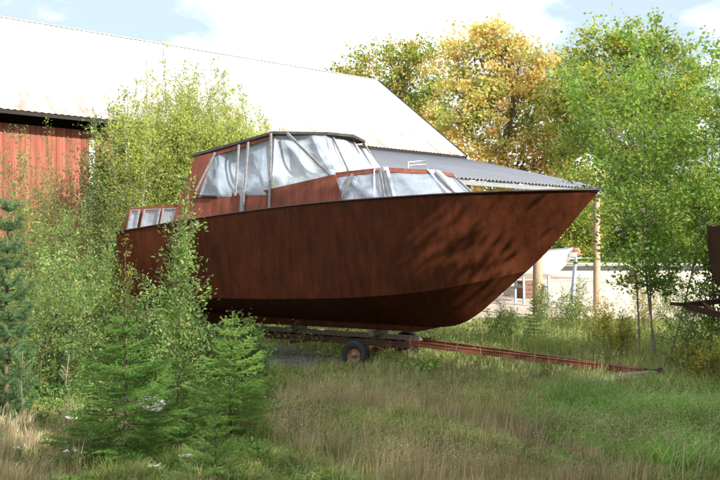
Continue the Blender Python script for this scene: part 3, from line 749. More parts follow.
def crate(loc, rz, w, d_, h, label, m):
    r = empty('crate', loc, rz, label, 'crate', None)
    x = MB()
    for k in range(4):
        z = .02 + k * h / 4
        for yy in (-d_ / 2, d_ / 2): x.box((-w / 2, yy - .012, z), (w / 2, yy + .012, z + h / 4 - .02))
        for xx in (-w / 2, w / 2): x.box((xx - .012, -d_ / 2 + .013, z), (xx + .012, d_ / 2 - .013, z + h / 4 - .02))
    x.build('side_slats', m, r)
    x = MB()
    for xx in (-w / 2 + .04, w / 2 - .04):
        for yy in (-d_ / 2 + .035, d_ / 2 - .035): x.box((xx - .022, yy - .02, 0), (xx + .022, yy + .02, h))
    x.box((-w / 2 + .02, -d_ / 2 + .02, .03), (w / 2 - .02, d_ / 2 - .02, .05)); x.build('corner_frame', m, r)
crate(P(527, 36), R(15), .7, .6, .8, 'tall brown slatted crate standing by the pale shed post, past the bow', M['crate'])
crate(P(515, 37.5), R(-20), 1.0, .6, .45, 'low grey slatted crate on the ground left of the tall brown crate', M['wood'])

# second hull at the right edge and its trailer
h2 = small_hull('steel_boat', 'dark rusty steel boat hull cut off by the right edge of the photo', 'boat', (6.9, 14.6, 0), R(4), 7.5, 1.3, 1.5, M['iron2'], 1.42, M['edge'], .9)
t2 = empty('boat_trailer', (5.3, 13.6, 0), R(8), 'dark iron A-frame trailer at the right edge, its pointed nose raised', 'trailer')
x = MB(); x.bar((.25, 0, 1.40), (1.6, .85, 1.42), .09, .09); x.bar((1.6, .85, 1.42), (7.5, .85, 1.34), .09, .09); x.build('rail', M['iron2'], t2)
x = MB(); x.bar((.25, 0, 1.37), (1.5, -.75, 1.02), .09, .1); x.bar((1.5, -.75, 1.02), (7.5, -.75, .9), .09, .1); x.build('rail', M['iron2'], t2)
for a_, b_ in (((.62, -.22, 1.29), (.7, .28, 1.42)), ((1.5, -.75, 1.04), (1.6, .85, 1.40)), ((5., -.75, .95), (5., .85, 1.36))): x = MB(); x.bar(a_, b_, .06, .06); x.build('cross_member', M['iron2'], t2)
x = MB(); x.bar((-.02, 0, 1.42), (.27, 0, 1.40), .07, .06); x.build('coupling', M['iron2'], t2)
for a_, b_ in (((2.55, .85, 0), (2.6, .85, 1.38)), ((2.5, -.75, 0), (2.5, -.75, 1.0))): x = MB(); x.bar(a_, b_, .07, .07); x.build('jack_leg', M['iron2'], t2)
for yy in (-1.0, 1.1):
    w_ = wheel(5., yy, t2, .32); w_.location.z = .33
x = MB(); x.bar((5., -.95, .34), (5., 1.0, .34), .08, .08); x.bar((5., -.75, .36), (5., -.75, .9), .08, .08); x.bar((5., .85, .36), (5., .85, 1.3), .08, .08); x.build('axle', M['iron2'], t2)

# stones
def boulder(loc, r, seed, label, sq=.6):
    rng = np.random.default_rng(seed); th = np.linspace(0, PI, 15); ph = np.arange(22) / 22 * 2 * PI
    T, Pp = np.meshgrid(th, ph, indexing='ij'); n = np.stack([np.sin(T) * np.cos(Pp), np.sin(T) * np.sin(Pp), np.cos(T)], -1)
    k = np.ones(T.shape)
    for q in range(7): dv = unit(rng.normal(size=3)); k = np.minimum(k, rng.uniform(.62, .9) / np.maximum(.2, (n * dv).sum(-1)))
    V = n * k[..., None] * r * np.array([1.2, .9, sq]); V = np.concatenate([V, V[:, :1]], 1)
    mb = MB(); mb.grid(V[:, ::-1]); o = mb.build('boulder', M['stone'], None, False); o.location = (loc[0], loc[1], loc[2] + r * sq * .35)
    return tag(o, label, 'stone')
boulder(P(152, 9.6, .45), .14, 3, 'pale grey angular stone showing between the two dark spruces at the left', .8)
#boulder(P(80, 10.4, .5), .13, 4, 'pale flat stone half hidden in the bushes at the left, behind the spruce')
boulder(P(719, 11.6), .2, 5, 'rounded grey stone in lush grass at the right edge of the photo', .8)

# ------------------------------------------------------------------ far trees
big_tree('maple_tree', 'tall maple with orange autumn leaves rising behind the barn roof', 'tree', P(490, 52), 17.8,
         [(-.6, 0, 14.2, 2.9, 2.6, 2.6), (1.7, .5, 13.6, 2.5, 2.5, 2.2), (-2.2, 0, 11, 2.3, 2.4, 2.4), (.9, -.5, 10.3, 3.0, 2.6, 2.6), (3.0, .3, 10.6, 2.0, 2.2, 2.4), (-1.2, 0, 7.4, 2.8, 2.6, 2.2), (2.2, 0, 7, 2.8, 2.4, 2.2), (.2, 0, 15.6, 1.6, 1.6, 1.5), (3.6, 0, 13.2, 1.7, 1.8, 1.9), (4.2, 0, 8.2, 1.8, 2, 2.2)],
         460, .62, 70, .24, 'maple_o', tr=.3, seed=11, trunk_top=.6)
big_tree('maple_tree', 'lower green and orange maple left of the tall orange maple, above the barn ridge', 'tree', P(392, 62), 18.9,
         [(-.6, 0, 15.5, 2.9, 2.6, 2.4), (-3.8, 0, 14.6, 2.3, 2, 1.6), (2.0, 0, 15.0, 2.4, 2.4, 2.8), (0, 0, 12, 3.6, 3, 2.2), (3., 0, 11, 2.2, 2.2, 2.6)],
         260, .68, 80, .25, 'maple_m', tr=.34, seed=12, trunk_top=.6)
big_tree('maple_tree', 'broad yellow-green maple behind the young tree at the right', 'tree', P(632, 47), 16.2,
         [(-1.2, 0, 12.7, 2.9, 2.6, 2.7), (1.6, 0, 11.5, 2.8, 2.6, 2.5), (-2.8, 0, 10, 2.3, 2.4, 2.6), (3.4, 0, 9.0, 2.2, 2.3, 2.5), (0, 0, 9.2, 3.4, 3, 2.8), (-2.2, 0, 6.6, 2.6, 2.4, 2.2), (-3.4, 0, 11.6, 1.6, 1.8, 1.8), (1.8, 0, 6.2, 3.2, 2.6, 2.2), (.2, 0, 14.1, 1.8, 1.8, 1.3)],
         480, .64, 90, .22, 'maple_y', tr=.3, seed=13, trunk_top=.55)
for i, (px, Y, h, mt, lab) in enumerate(((560, 74, 9, 'maple_y', 'yellowing tree low behind the orange maple, over the grey shed roof'), (600, 90, 8.5, 'hedge', 'dense green tree at the back of the yard, between the shed posts'),
                                   (668, 86, 9.5, 'hedge', 'rounded green tree at the far side of the lawn, behind the young tree'), (716, 78, 9, 'maple_y', 'pale green bushy tree at the far right edge beyond the yard'), (530, 92, 8, 'hedge', 'dark green tree seen beyond the bow under the shed roof'))):
    big_tree('leafy_tree', lab, 'tree', P(px, Y), h, [(0, 0, h * .72, 3.2, 3, h * .26), (-2.4, 0, h * .5, 2.6, 2.6, h * .26), (2.4, 0, h * .45, 2.8, 2.6, h * .27), (0, 0, h * .3, 4, 3, h * .24)],
             300, .8, 70, .24, mt, tr=.2, seed=30 + i, trunk_top=.5)
# far wood closing the view
rng = np.random.default_rng(5); mb = MB()
n = 60000; ux = rng.uniform(-120, 160, n); uy = 128 + rng.uniform(-6, 6, n); hz = (7 + 3 * np.sin(ux * .11) + 2 * np.sin(ux * .37 + 1) + 1.2 * np.sin(ux * .9)); uz = rng.uniform(0, 1, n) ** .7 * hz + 1.4
leaves(mb, np.stack([ux, uy, uz], -1), .9, rng, .8, up=.2)
tag(mb.build('woodland', M['hedge']), 'band of distant green woodland closing the view beyond the lawn', 'wood', kind='stuff')

# ------------------------------------------------------------------ saplings and bushes
def B(px, Y): return P(px, Y)
# bright young willows behind the stern
wb = [(122, 23.0, 6.4, 1.5, 8, 'left-hand bright willow behind the stern, dark at its foot', 'darkleaf'), (158, 22.6, 7.6, 1.5, 8, 'tallest yellow-green willow standing behind the rear of the boat', 'willow_b'),
      (192, 23.4, 7.3, 1.5, 8, 'second yellow-green willow, directly behind the wheelhouse rear corner', 'willow_b'), (226, 24.0, 6.6, 1.4, 7, 'yellow-green willow whose top shows left of the wheelhouse roof peak', 'willow_b'),
      (258, 25.2, 6.3, 1.2, 6, 'thin pale willow showing faintly above the wheelhouse roof', 'willow_b'), (140, 24.2, 5.6, 2.0, 8, 'low dark green bush against the red barn wall, under the willows', 'darkleaf'), (208, 22.4, 7.2, 1.4, 6, 'full yellow-green willow close behind the wheelhouse rear corner', 'willow_b'), (242, 23.2, 6.6, 1.4, 6, 'light willow spreading over the barn roof left of the wheelhouse peak', 'willow_b'),
      (134, 22.0, 6.5, 1.3, 6, 'pale willow beside the dark bush, above the stern windows', 'willow_b'), (318, 25.0, 5.4, .9, 3, 'thin pale sapling whose twigs top out over the wheelhouse front', 'willow_b')]
for i, (px, Y, H, rad, ns, lab, mt) in enumerate(wb):
    bush('willow', lab, 'tree', B(px, Y), H * 1.08, rad, ns + 3, 46, 92, .09, mt, 100 + i, bark='barkg', thick=.022, aspect=.44, spread=.42, upb=.9, low=.2, hvar=.22, jit=.13, prof=lambda t: .35 + .65 * math.sin(min(1, t * 1.1) * PI) ** .7 if t < .85 else .4 * (1.25 - t))
# leaves in front of the barn wall
lw = [(32, 20.5, 5.4, 1.2, 4, 'willow_d', 'thin sapling close against the red barn wall, whose top crosses the dark eave gap'), (2, 19.5, 5.4, 1.2, 4, 'willow_d', 'leafy sapling against the barn wall at the left edge, reaching the eave'), (72, 21.0, 5.3, 1.2, 4, 'willow_d', 'sapling against the barn wall just left of the white board'),
      (16, 17.5, 4.9, 1.2, 5, 'willow_d', 'thin leafy sapling before the red barn wall at the left edge'), (52, 18.5, 5.4, 1.1, 5, 'willow_d', 'sparse sapling with twigs reaching the barn eave, left of the white board'),
      (104, 20.5, 6.0, 1.6, 7, 'darkleaf', 'dark green bush tree right of the white barn board'), (82, 16.0, 3.3, 1.1, 5, 'sallow', 'rounded grey-green bush below the white barn board'),
      (38, 14.5, 3.0, 1.1, 5, 'sallow', 'grey-green willow bush in the middle of the left thicket'), (5, 13., 3.2, 1.0, 4, 'willow_d', 'green bush at the left edge behind the pine'),
      (108, 14.2, 2.5, .9, 5, 'willow_d', 'leafy bush touching the stern of the boat'), (66, 12., 2.2, .9, 6, 'sallow', 'grey-green bush behind the left spruce'),
      (18, 11., 1.9, .9, 6, 'willow_d', 'low bush beside the pine, behind the dry grass bank'), (150, 12.6, 1.9, .9, 6, 'sallow', 'low grey-green bush between the spruces and the hull'),
      (204, 12.8, 1.5, .75, 5, 'willow_d', 'low bush at the foot of the tall sapling in front of the hull'), (246, 12.6, 1.25, .6, 5, 'sallow', 'small bush behind the right-hand spruce, under the hull'),
      (92, 17.6, 2.6, 1.2, 5, 'willow_d', 'bush against the barn wall behind the thicket')]
for i, (px, Y, H, rad, ns, mt, lab) in enumerate(lw):
    bush('willow_bush', lab, 'bush', B(px, Y), H, rad, ns + 1, 34, 70, .066 if Y > 12 else .058, mt, 200 + i, thick=.013, aspect=.46)
bush('sapling', 'tall slender grey-green sapling in front of the rusty hull', 'sapling', B(192, 11.2), 3.36, .7, 3, 62, 66, .07, 'sallow', 301, thick=.02, lean=(-.05, 0), spread=.25, upb=.8, prof=lambda t: (1 - t) ** .6 * 1.05 + .1)
bush('sapling', 'small yellowing sapling before the stern, left of the tall sapling', 'sapling', B(127, 12.4), 2.45, .4, 2, 30, 18, .055, 'yellowl', 302, thick=.012, spread=.3, upb=.9)
bush('sapling', 'knee-high sapling with pale leaves right of the spruces, before the gravel', 'sapling', B(268, 10.8), .95, .3, 3, 18, 14, .045, 'sallow', 303, thick=.008, upb=.9)
# young tree at the right
bush('young_tree', 'multi-stemmed young green tree at the right beyond the bow tip', 'tree', B(656, 16.8), 7.3, 2.35, 5, 62, 165, .108, 'alder', 407, bark='barkg', thick=.024, aspect=.54, low=.2, spread=.5, upb=.45, hvar=.2, jit=.1, bow=.1, prof=lambda t: (.3 + .7 * math.sin(min(1, max(0, (t - .12) * 1.15)) * PI) ** .8) * (1 if t < .85 else .6))
bush('young_tree', 'smaller slender green tree at the right edge of the photo', 'tree', B(722, 16.2), 5.1, 1.1, 5, 46, 100, .09, 'alder', 402, bark='bark', thick=.028, aspect=.5, low=.12, upb=.5)
for i, (px, Y, H, rad, mt, lab) in enumerate(((600, 19.5, 1.35, .5, 'yellowl', 'yellowing shrub beyond the drawbar, left of the young tree trunks'), (560, 22, 1.3, .6, 'willow_d', 'green shrub at the yard edge below the bow'),
        (622, 17.6, 1.0, .45, 'yellowl', 'small yellow-green shrub close behind the drawbar end'), (690, 15.2, 1.35, .6, 'willow_d', 'leafy shrub under the raised trailer nose at the right'),
        (500, 21, .95, .5, 'willow_d', 'low green shrub under the forefoot of the hull'), (712, 13.2, .9, .5, 'yellowl', 'yellow-green shrub in lush grass at the right edge'), (581, 24, 1.5, .4, 'sallow', 'thin pale shrub standing against the sunny yard'),
        (640, 22.5, 1.6, .7, 'yellowl', 'yellowish shrub behind the stems of the young tree'), (680, 21, 1.5, .7, 'willow_d', 'green shrub right of the young tree stems'),
        (538, 25.5, 1.4, .45, 'willow_d', 'small leafy shrub climbing at the foot of the shed post'), (668, 25, 2.0, .8, 'willow_d', 'taller green shrub at the edge of the sunny yard, far right'))):
    bush('shrub', lab, 'shrub', B(px, Y), H, rad, 7, 20, 34, .062, mt, 500 + i, thick=.008, upb=.9)
# conifers
conifer('spruce', 'dark green spruce sapling, larger one in the left foreground', 'spruce', B(124, 8.5), 1.75, 1.02, 'spruce', 601, 15, 7, dens=85, twl=.26, up=.05)
conifer('spruce', 'bright green pointed spruce sapling to the right of the large dark one', 'spruce', B(232, 9.2), 1.6, .88, 'spruce2', 602, 14, 7, dens=85, twl=.24, up=.18)
conifer('spruce', 'small light green spruce at the bottom edge between the two larger spruces', 'spruce', B(218, 7.5), .78, .48, 'spruce3', 603, 8, 6, dens=95, twl=.17, up=.35)
conifer('spruce', 'low light green spruce at the bottom edge, right of the small one', 'spruce', B(262, 7.85), .45, .34, 'spruce3', 604, 6, 6, dens=95, twl=.12, up=.4)
conifer('spruce', 'dark low spruce filling the gap behind the two foreground spruces', 'spruce', B(178, 9.9), 1.1, .75, 'spruce', 605, 10, 6, dens=70, twl=.18)
conifer('spruce', 'small dark spruce at the yard edge below the bow', 'spruce', B(534, 20.5), 1.15, .45, 'spruce', 606, 13, 6, dens=60)
conifer('pine', 'blue-green young pine at the left edge with upright top shoots', 'pine', B(10, 9.6), 2.95, .34, 'pine', 607, 13, 5, ln=.06, w=.0022, dens=62, up=.8, twl=.12, shape=.5)
conifer('pine', 'small blue-green pine between the bushes at the left', 'pine', B(58, 11.4), 1.5, .45, 'pine', 608, 9, 5, ln=.045, w=.002, dens=60, up=.5, twl=.13)
# bright broad-leaved weed under the hull
bush('burdock', 'bright yellow-green leafy plant beside the trailer frame under the hull', 'plant', B(424, 14.9), .34, .3, 9, 9, 9, .085, 'bright', 701, thick=.006, aspect=.75, upb=.3, spread=.9)
bush('burdock', 'green leafy plant growing right behind the trailer wheel', 'plant', B(377, 16.8), .65, .22, 5, 12, 10, .075, 'bright', 702, thick=.006, aspect=.6, upb=.5, spread=.5)
bush('burdock', 'small bright leafy plant left of the trailer wheel under the hull', 'plant', B(343, 17.4), .55, .2, 4, 10, 9, .07, 'bright', 703, thick=.006, aspect=.6, upb=.5, spread=.5)
for i, (px, Y, H, rad, lab) in enumerate(((345, 20.6, .95, .8, 'dark low shrub beyond the trailer, behind its left end'), (395, 19.8, .85, .8, 'dark low shrub beyond the trailer frame, right of the wheel'), (445, 19.0, .8, .8, 'dark low shrub beyond the keel, under the forefoot'), (300, 21.0, 1.0, .8, 'dark low shrub behind the timber blocks'), (265, 21.5, 1.1, .9, 'dark low shrub under the stern half of the hull, farthest left'))):
    bush('shrub', lab, 'shrub', B(px, Y), H, rad, 9, 16, 30, .06, 'willow_d', 550 + i, thick=.007, upb=.6, spread=.6)
for i, (px, Y, H, rad, lab) in enumerate(((392, 15.2, .42, .28, 'grassy green weed in front of the trailer axle'), (480, 14.6, .38, .25, 'small green weed in front of the start of the drawbar'), (545, 13.9, .34, .22, 'small green weed in front of the middle of the drawbar'), (328, 15.4, .5, .22, 'green weed in the gravel left of the trailer wheel'), (296, 15.2, 1.0, .5, 'taller green weed in front of the rear of the trailer'), (412, 14.9, .4, .3, 'green weed beside the bright leafy plant'))):
    bush('burdock', lab, 'plant', B(px, Y), H, rad, 7, 8, 10, .05, 'weed', 720 + i, thick=.004, aspect=.45, upb=.8, spread=.6)
# tall weeds
def weed(px, Y, H, seed, lab, head='petal', leafy=1):
    rng = np.random.default_rng(seed); r = empty('tall_weed', B(px, Y), 0, lab, 'weed')
    tb = MB(); sp = curve((0, 0, -.05), (rng.normal() * .07, rng.normal() * .05, H), rng, 8, wob=.03); tb.tube(sp, np.linspace(.006, .003, 8), 5)
    heads = []
    for k in range(7):
        o = sp[5] * (1 - k / 14) + sp[7] * (k / 14); a = rng.uniform(0, 6.28); e = o + np.array([math.cos(a), math.sin(a), 1.1]) * rng.uniform(.03, .06) * (1 if head == 'petal' else 1.6)
        tb.tube([o, (o + e) / 2 + [0, 0, -.004], e], .0018, 4, False); heads.append(e)
    tb.build('stem', M['straw'] if head == 'straw' else M['stem'], r)
    hb_ = MB()
    for e in heads:
        if head == 'petal': e = np.array([e[0], e[1], sp[-1][2] + rng.normal() * .006])
        leaves(hb_, e + rng.normal(size=(10, 3)) * [.01, .01, .003], .011, rng, .9)
    hb_.build('flower_head', M[head], r)
    if leafy:
        lb = MB(); t = rng.uniform(.05, .8, 26) * 7; i = t.astype(int); pt = sp[i] * (1 - (t - i))[:, None] + sp[i + 1] * (t - i)[:, None]
        leaves(lb, pt, .07, rng, .3, up=.5); lb.build('foliage', M['weed'], r)
weed(70, 8.2, .66, 1, 'white flowered yarrow left of the dark spruce'); weed(23, 8.1, .34, 2, 'white flowered yarrow nearest the bottom left corner')
weed(64, 7.9, .42, 3, 'small white yarrow in dry grass below the taller one'); weed(159, 7.9, .12 + .1, 4, 'low white yarrow at the bottom edge under the dark spruce')
weed(192, 7.9, .3, 5, 'white yarrow between the dark spruce and the smallest spruces'); weed(320, 14., .95, 6, 'tall leafy weed with a pale flower top left of the trailer wheel')
for i, (px, Y, H, lab) in enumerate(((447, 12.2, .95, 'tall dry stalk before the trailer frame, the left of a crossing pair'), (457, 12.0, 1.0, 'tall dry stalk before the trailer frame, the right of a crossing pair'), (35, 8.6, 1.25, 'tall dry straw stalk at the left edge by the yarrow'),
        (66, 9.0, 1.2, 'leaning dry straw stalk left of the dark spruce'), (318, 8.6, 1.0, 'thin dry stalk at the bottom, right of the bright spruce'), (535, 8.9, .85, 'dark dry stalk in the straw-coloured grass at the bottom'), (508, 9.6, .8, 'dry brown stalk standing in the grass below the drawbar'))):
    weed(px, Y, H, 20 + i, lab, 'straw', 0)

# ------------------------------------------------------------------ grass
rng = np.random.default_rng(77)
def vn(x, y, f, s): return .5 + .5 * np.sin(x * f + s) * np.sin(y * f * 1.13 + s * 2) * .6 + .2 * np.sin((x + y) * f * 2.3 + s * 3)
def scatter(n, ymin, ymax, seed, k=1.6):
    r = np.random.default_rng(seed); y = (ymin ** -k + r.uniform(0, 1, n) * (ymax ** -k - ymin ** -k)) ** (-1 / k)
    x = r.uniform(-.52, .53, n) * y; return x, y
def blades(name, x, y, H, W, lm, seed, lab, cat='grass', bend=.5, clump=1):
    r = np.random.default_rng(seed); n = len(x); z = gh(x, y)
    g_ = .42; cxi = np.floor(x / g_); cyi = np.floor(y / g_); hsh = np.modf(np.sin(cxi * 127.1 + cyi * 311.7) * 43758.5453)[0]; hs2 = np.modf(np.sin(cxi * 269.5 + cyi * 183.3) * 24634.6345)[0]
    tx = (cxi + .5 + .35 * hsh) * g_; ty = (cyi + .5 + .35 * hs2) * g_; pull = r.uniform(0, .75, n) * (r.random(n) < .7); x = x + (tx - x) * pull; y = y + (ty - y) * pull; z = gh(x, y)
    H = H * (.75 + .5 * np.abs(hsh)); rad_ = np.arctan2(y - ty, x - tx)
    a = np.where(r.random(n) < .6, rad_ + r.normal(0, .7, n), r.uniform(0, 2 * PI, n)); b = bend * r.uniform(.2, 1.2, n); H = H * r.uniform(.45, 1.2, n); W = W * r.uniform(.7, 1.3, n)
    d = np.stack([np.cos(a), np.sin(a), 0 * a], -1); s = np.stack([-np.sin(a + 1), np.cos(a + 1), 0 * a], -1)
    p0 = np.stack([x, y, z - .01], -1); up = np.array([0, 0, 1.])
    p1 = p0 + up * (H * .5)[:, None] + d * (b * H * .14)[:, None]; p2 = p0 + up * (H * .85)[:, None] + d * (b * H * .45)[:, None]
    p3 = p0 + up * (H * (1 - .25 * b))[:, None] + d * (b * H * .85)[:, None]
    w = W[:, None] / 2
    V = np.stack([p0 - s * w, p0 + s * w, p1 + s * w * .85, p1 - s * w * .85, p2 + s * w * .5, p2 - s * w * .5, p3], 1).reshape(-1, 3)
    k = np.arange(n)[:, None] * 7; mb = MB()
    mb.add(V, np.concatenate([k + [[0, 1, 2, 3]], k + [[3, 2, 4, 5]]])); mb.add(V, k + [[5, 4, 6]])
    # triangles use a copy of the vertices: weld into the same block for one island per blade
    mb.f[1] -= len(V); mb.v.pop(); mb.n -= len(V)
    return tag(mb.build(name, M[lm]), lab, cat, kind='stuff')
def boatmask(x, y):    # under the boat and on the gravel nothing tall grows
    lx = (x + 2.2) * .848 - (y - 17.) * .53; ly = (x + 2.2) * .53 + (y - 17.) * .848
    return (lx + 1.8) ** 2 / 16 + ly ** 2 / 4.4 + .25 * wob(x * 2, y * 2)
def yardmask(x, y): return y < 27.2 - .12 * x + wob(x, y)
x, y = scatter(330000, 7., 27, 1); k = (boatmask(x, y) > .95 + .5 * (np.random.default_rng(2).random(len(x)) - .5)) & yardmask(x, y)
x, y = x[k], y[k]; hgt = .11 + .15 * vn(x, y, 1.1, .3) + .08 * vn(x, y, 3.1, 2)
blades('grass', x, y, hgt, .0065 + .0003 * y, 'grass', 3, 'rough green and yellowing grass covering the foreground', bend=.8)
x, y = scatter(150000, 7., 24, 4); pm = vn(x, y, .8, 1.7) * .8 + np.where((x > -1.5) & (x < 2.7) & (y < 12), .38, 0) + np.where((x < -2.8) & (y < 10.5), .55, 0) - np.where(x > 3.0, .3, 0)
k = (pm > .62 + .3 * np.random.default_rng(5).random(len(x))) & (boatmask(x, y) > 1.1) & yardmask(x, y); x, y = x[k], y[k]
blades('dry_grass', x, y, .28 + .14 * vn(x, y, 2, 1), .0042 + .0002 * y, 'straw', 6, 'dry straw-coloured grass stalks among the green grass', bend=.35)
x, y = scatter(120000, 7., 14, 7); e = ((x - 4.0) / 1.7) ** 2 + ((y - 9.8) / 2.3) ** 2 + .5 * vn(x, y, 2.5, 1) - .25
k = e < .9 + .4 * np.random.default_rng(8).random(len(x)); x, y = x[k], y[k]
blades('lush_grass', x, y, .5 + 0 * x, .012, 'lush', 9, 'long fresh green grass bending over at the lower right', bend=1.1)
x, y = scatter(2600, 7.2, 22, 40); k = boatmask(x, y) > .6; x, y = x[k], y[k]; r = np.random.default_rng(41); mb = MB()
leaves(mb, np.stack([x, y, gh(x, y) + r.uniform(.01, .12, len(x))], -1), .05, r, .7, up=.1)
tag(mb.build('fallen_leaves', M['yellowl']), 'small fallen yellow and brown leaves caught in the grass', 'leaves', kind='stuff')
x, y = scatter(5200, 7.1, 18, 60, 1.2); k = (x > -.5) & (boatmask(x, y) > 1.5) & (vn(x, y, 1.4, .4) > .35); x, y = x[k], y[k]
blades('tall_stalks', x, y, .52 + 0 * x, .004 + .0002 * y, 'straw', 61, 'thin tall straw stalks rising above the foreground grass', bend=.25)
# seed heads on part of the dry grass
x, y = scatter(16000, 7.2, 14, 12); k = (x > -1.) & (x < 4.6) & (vn(x, y, .9, 1.) > .45) & (boatmask(x, y) > 1.2); x, y = x[k], y[k]
r = np.random.default_rng(13); mb = MB(); n = len(x); hh = r.uniform(.38, .62, n); base = np.stack([x, y, gh(x, y) + hh], -1)
pts = (base[:, None] + r.normal(size=(n, 7, 3)) * [.012, .012, .045]).reshape(-1, 3)
leaves(mb, pts, .02, r, .3, up=1.5)
st = np.stack([np.stack([x - .0012, y, gh(x, y)], -1), np.stack([x + .0012, y, gh(x, y)], -1), base + [0, 0, .03]], 1).reshape(-1, 3); mb.add(st, np.arange(len(st)).reshape(-1, 3))
tag(mb.build('grass_heads', M['straw']), 'thin seed heads standing above the foreground grass', 'grass', kind='stuff')
# broad-leaved ground cover
x, y = scatter(150000, 7., 27, 14); k = ((vn(x, y, 1.3, 2.2) > .42) | (x < -.9 - .12 * (y - 8)) | ((y > 16.5) & (x > 1))) & (boatmask(x, y) > 1.) & yardmask(x, y)
x, y = x[k], y[k]; r = np.random.default_rng(15)
hm = np.where(x < -.9 - .12 * (y - 8), np.where(y < 9.3, .27, .5), .2) + np.where((y > 16.5) & (x > 1), .28, 0)
mb = MB(); leaves(mb, np.stack([x, y, gh(x, y) + r.uniform(0, 1, len(x)) * hm * (.4 + .8 * vn(x, y, 1.9, 0))], -1), .05, r, .5, up=.3)
tag(mb.build('undergrowth', M['weed']), 'low broad-leaved undergrowth beneath the bushes and along the yard edge', 'undergrowth', kind='stuff')

# ------------------------------------------------------------------ trees off to the right that shade the foreground
for i, (X, Y, h, lab) in enumerate(((7.4, 5.6, 11.8, 'tall slender leafy tree just outside the frame, nearest the boat'), (9.8, 1.2, 8.6, 'leafy tree standing right of the photographer, nearest the grass'), (13.2, 8.4, 7.2, 'low leafy tree right of the photographer, nearest the yard'),
                                    (12., -3., 11., 'tall leafy tree right of and behind the photographer'), (17., 0., 9.5, 'broad leafy tree right of the photographer, in the second row'), (6.5, -4.5, 10., 'leafy tree close behind the photographer, to the right'), (17, 8.5, 8.5, 'leafy tree far to the right of the photographer'),
                                    (0, -8, 11.5, 'tall leafy tree straight behind the photographer'), (-9, -9, 10., 'leafy tree behind the photographer, to the left'), (-1, -17, 14, 'tallest tree behind the photographer, in the second row'))):
    k = .66 if i == 0 else 1
    big_tree('shade_tree', lab, 'tree', (X, Y, ghf(X, Y)), h, [(a * k, b * k, c, d_ * k, e * k, f) for a, b, c, d_, e, f in [(0, 0, h * .74, 2.5, 2.5, h * .24), (-1.4, 0, h * .48, 2.3, 2.6, h * .24), (1.4, .6, h * .5, 2.3, 2.6, h * .26), (0, -1.6, h * .36, 2.6, 2.6, h * .26), (0, 1.1, h * .3, 2.6, 2.4, h * .24)]],
             420 if i == 0 else 240, .6 if i == 0 else .85, 260 if i == 0 else 60, .19 if i == 0 else .4, 'hedge', tr=.3, seed=800 + i)

# ------------------------------------------------------------------ groups of repeats
GR = {'willow': 'young willows behind the stern', 'willow_bush': 'bushes of the left thicket', 'shrub': 'shrubs round the hull and yard edge', 'spruce': 'young spruces', 'pine': 'young pines at the left', 'young_tree': 'young trees at the right',
      'shade_tree': 'trees round the photographer', 'leafy_tree': 'trees beyond the yard', 'maple_tree': 'maples behind the barn and yard', 'tall_weed': 'tall weeds in the grass', 'burdock': 'leafy weeds round the trailer', 'crate': 'crates in the yard',
      'plank': 'planks by the drawbar', 'boulder': 'stones in the grass', 'sapling': 'slender saplings before the hull', 'boat_trailer': 'boat trailers'}
for o in list(sc.objects):
    g = GR.get(o.name.split('.')[0])
    if g and o.parent is None and 'label' in o: o['group'] = g

# ------------------------------------------------------------------ light, sky, camera
sun_az = np.array([.70, -.714]); el = R(29)
sd = bpy.data.lights.new('sun', 'SUN'); sd.energy = 4.2; sd.angle = R(.5); sd.color = (1, .94, .84)
so = bpy.data.objects.new('sun', sd); col.objects.link(so)
v = Vector((sun_az[0] * math.cos(el), sun_az[1] * math.cos(el), math.sin(el)))
so.rotation_euler = v.to_track_quat('Z', 'Y').to_euler(); so.location = (30, -20, 30)
w = bpy.data.worlds.new('World'); sc.world = w; w.use_nodes = True; nt = w.node_tree
bg = nt.nodes['Background']; sky = nt.nodes.new('ShaderNodeTexSky'); sky.sky_type = 'NISHITA'; sky.sun_disc = False
sky.sun_elevation = el; sky.sun_rotation = math.atan2(sun_az[0], sun_az[1]); sky.air_density = 1.; sky.dust_density = 2.5
tc = nt.nodes.new('ShaderNodeTexCoord'); mp = nt.nodes.new('ShaderNodeMapping'); mp.inputs['Scale'].default_value = (1, 1, 2.6); mp.inputs['Location'].default_value = (.35, .1, .0)
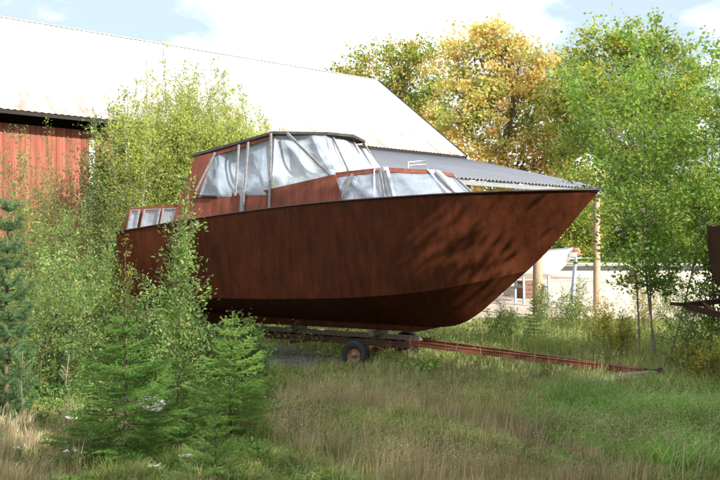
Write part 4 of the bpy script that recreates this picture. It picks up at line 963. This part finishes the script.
nz = nt.nodes.new('ShaderNodeTexNoise'); nz.inputs['Scale'].default_value = 2.1; nz.inputs['Detail'].default_value = 7; nz.inputs['Roughness'].default_value = .55
rp = nt.nodes.new('ShaderNodeValToRGB'); rp.color_ramp.elements[0].position = .40; rp.color_ramp.elements[1].position = .56
mx = nt.nodes.new('ShaderNodeMix'); mx.data_type = 'RGBA'; mx.inputs[7].default_value = (9.5, 9.7, 10., 1)
nt.links.new(tc.outputs['Generated'], mp.inputs[0]); nt.links.new(mp.outputs[0], nz.inputs[0]); dt = nt.nodes.new('ShaderNodeVectorMath'); dt.operation = 'DOT_PRODUCT'; dt.inputs[1].default_value = (-.40, .86, .31); nt.links.new(tc.outputs['Generated'], dt.inputs[0])
r2 = nt.nodes.new('ShaderNodeMapRange'); r2.inputs[1].default_value = .94; r2.inputs[2].default_value = .99; r2.inputs[3].default_value = 0; r2.inputs[4].default_value = .2; nt.links.new(dt.outputs['Value'], r2.inputs[0])
sb = nt.nodes.new('ShaderNodeMath'); sb.operation = 'SUBTRACT'; nt.links.new(nz.outputs[0], sb.inputs[0]); nt.links.new(r2.outputs[0], sb.inputs[1]); nt.links.new(sb.outputs[0], rp.inputs[0])
nt.links.new(rp.outputs[0], mx.inputs[0]); pale = nt.nodes.new('ShaderNodeMix'); pale.data_type = 'RGBA'; pale.inputs[0].default_value = .85; pale.inputs[7].default_value = (2.95, 3.55, 4.0, 1)
nt.links.new(sky.outputs[0], pale.inputs[6]); nt.links.new(pale.outputs[2], mx.inputs[6]); nt.links.new(mx.outputs[2], bg.inputs[0])
bg.inputs[1].default_value = .12
cd = bpy.data.cameras.new('camera'); co = bpy.data.objects.new('camera', cd); col.objects.link(co); sc.camera = co
cd.lens = 40; cd.sensor_width = 36; cd.clip_end = 2000; cd.clip_start = .1
co.location = (0, 0, 2.3); co.rotation_euler = (R(90) + math.atan(12 / 800), 0, 0)
sc.view_settings.view_transform = 'Standard'; sc.view_settings.look = 'None'; sc.view_settings.exposure = 1.1; sc.view_settings.gamma = 1
sc.cycles.transparent_max_bounces = 12
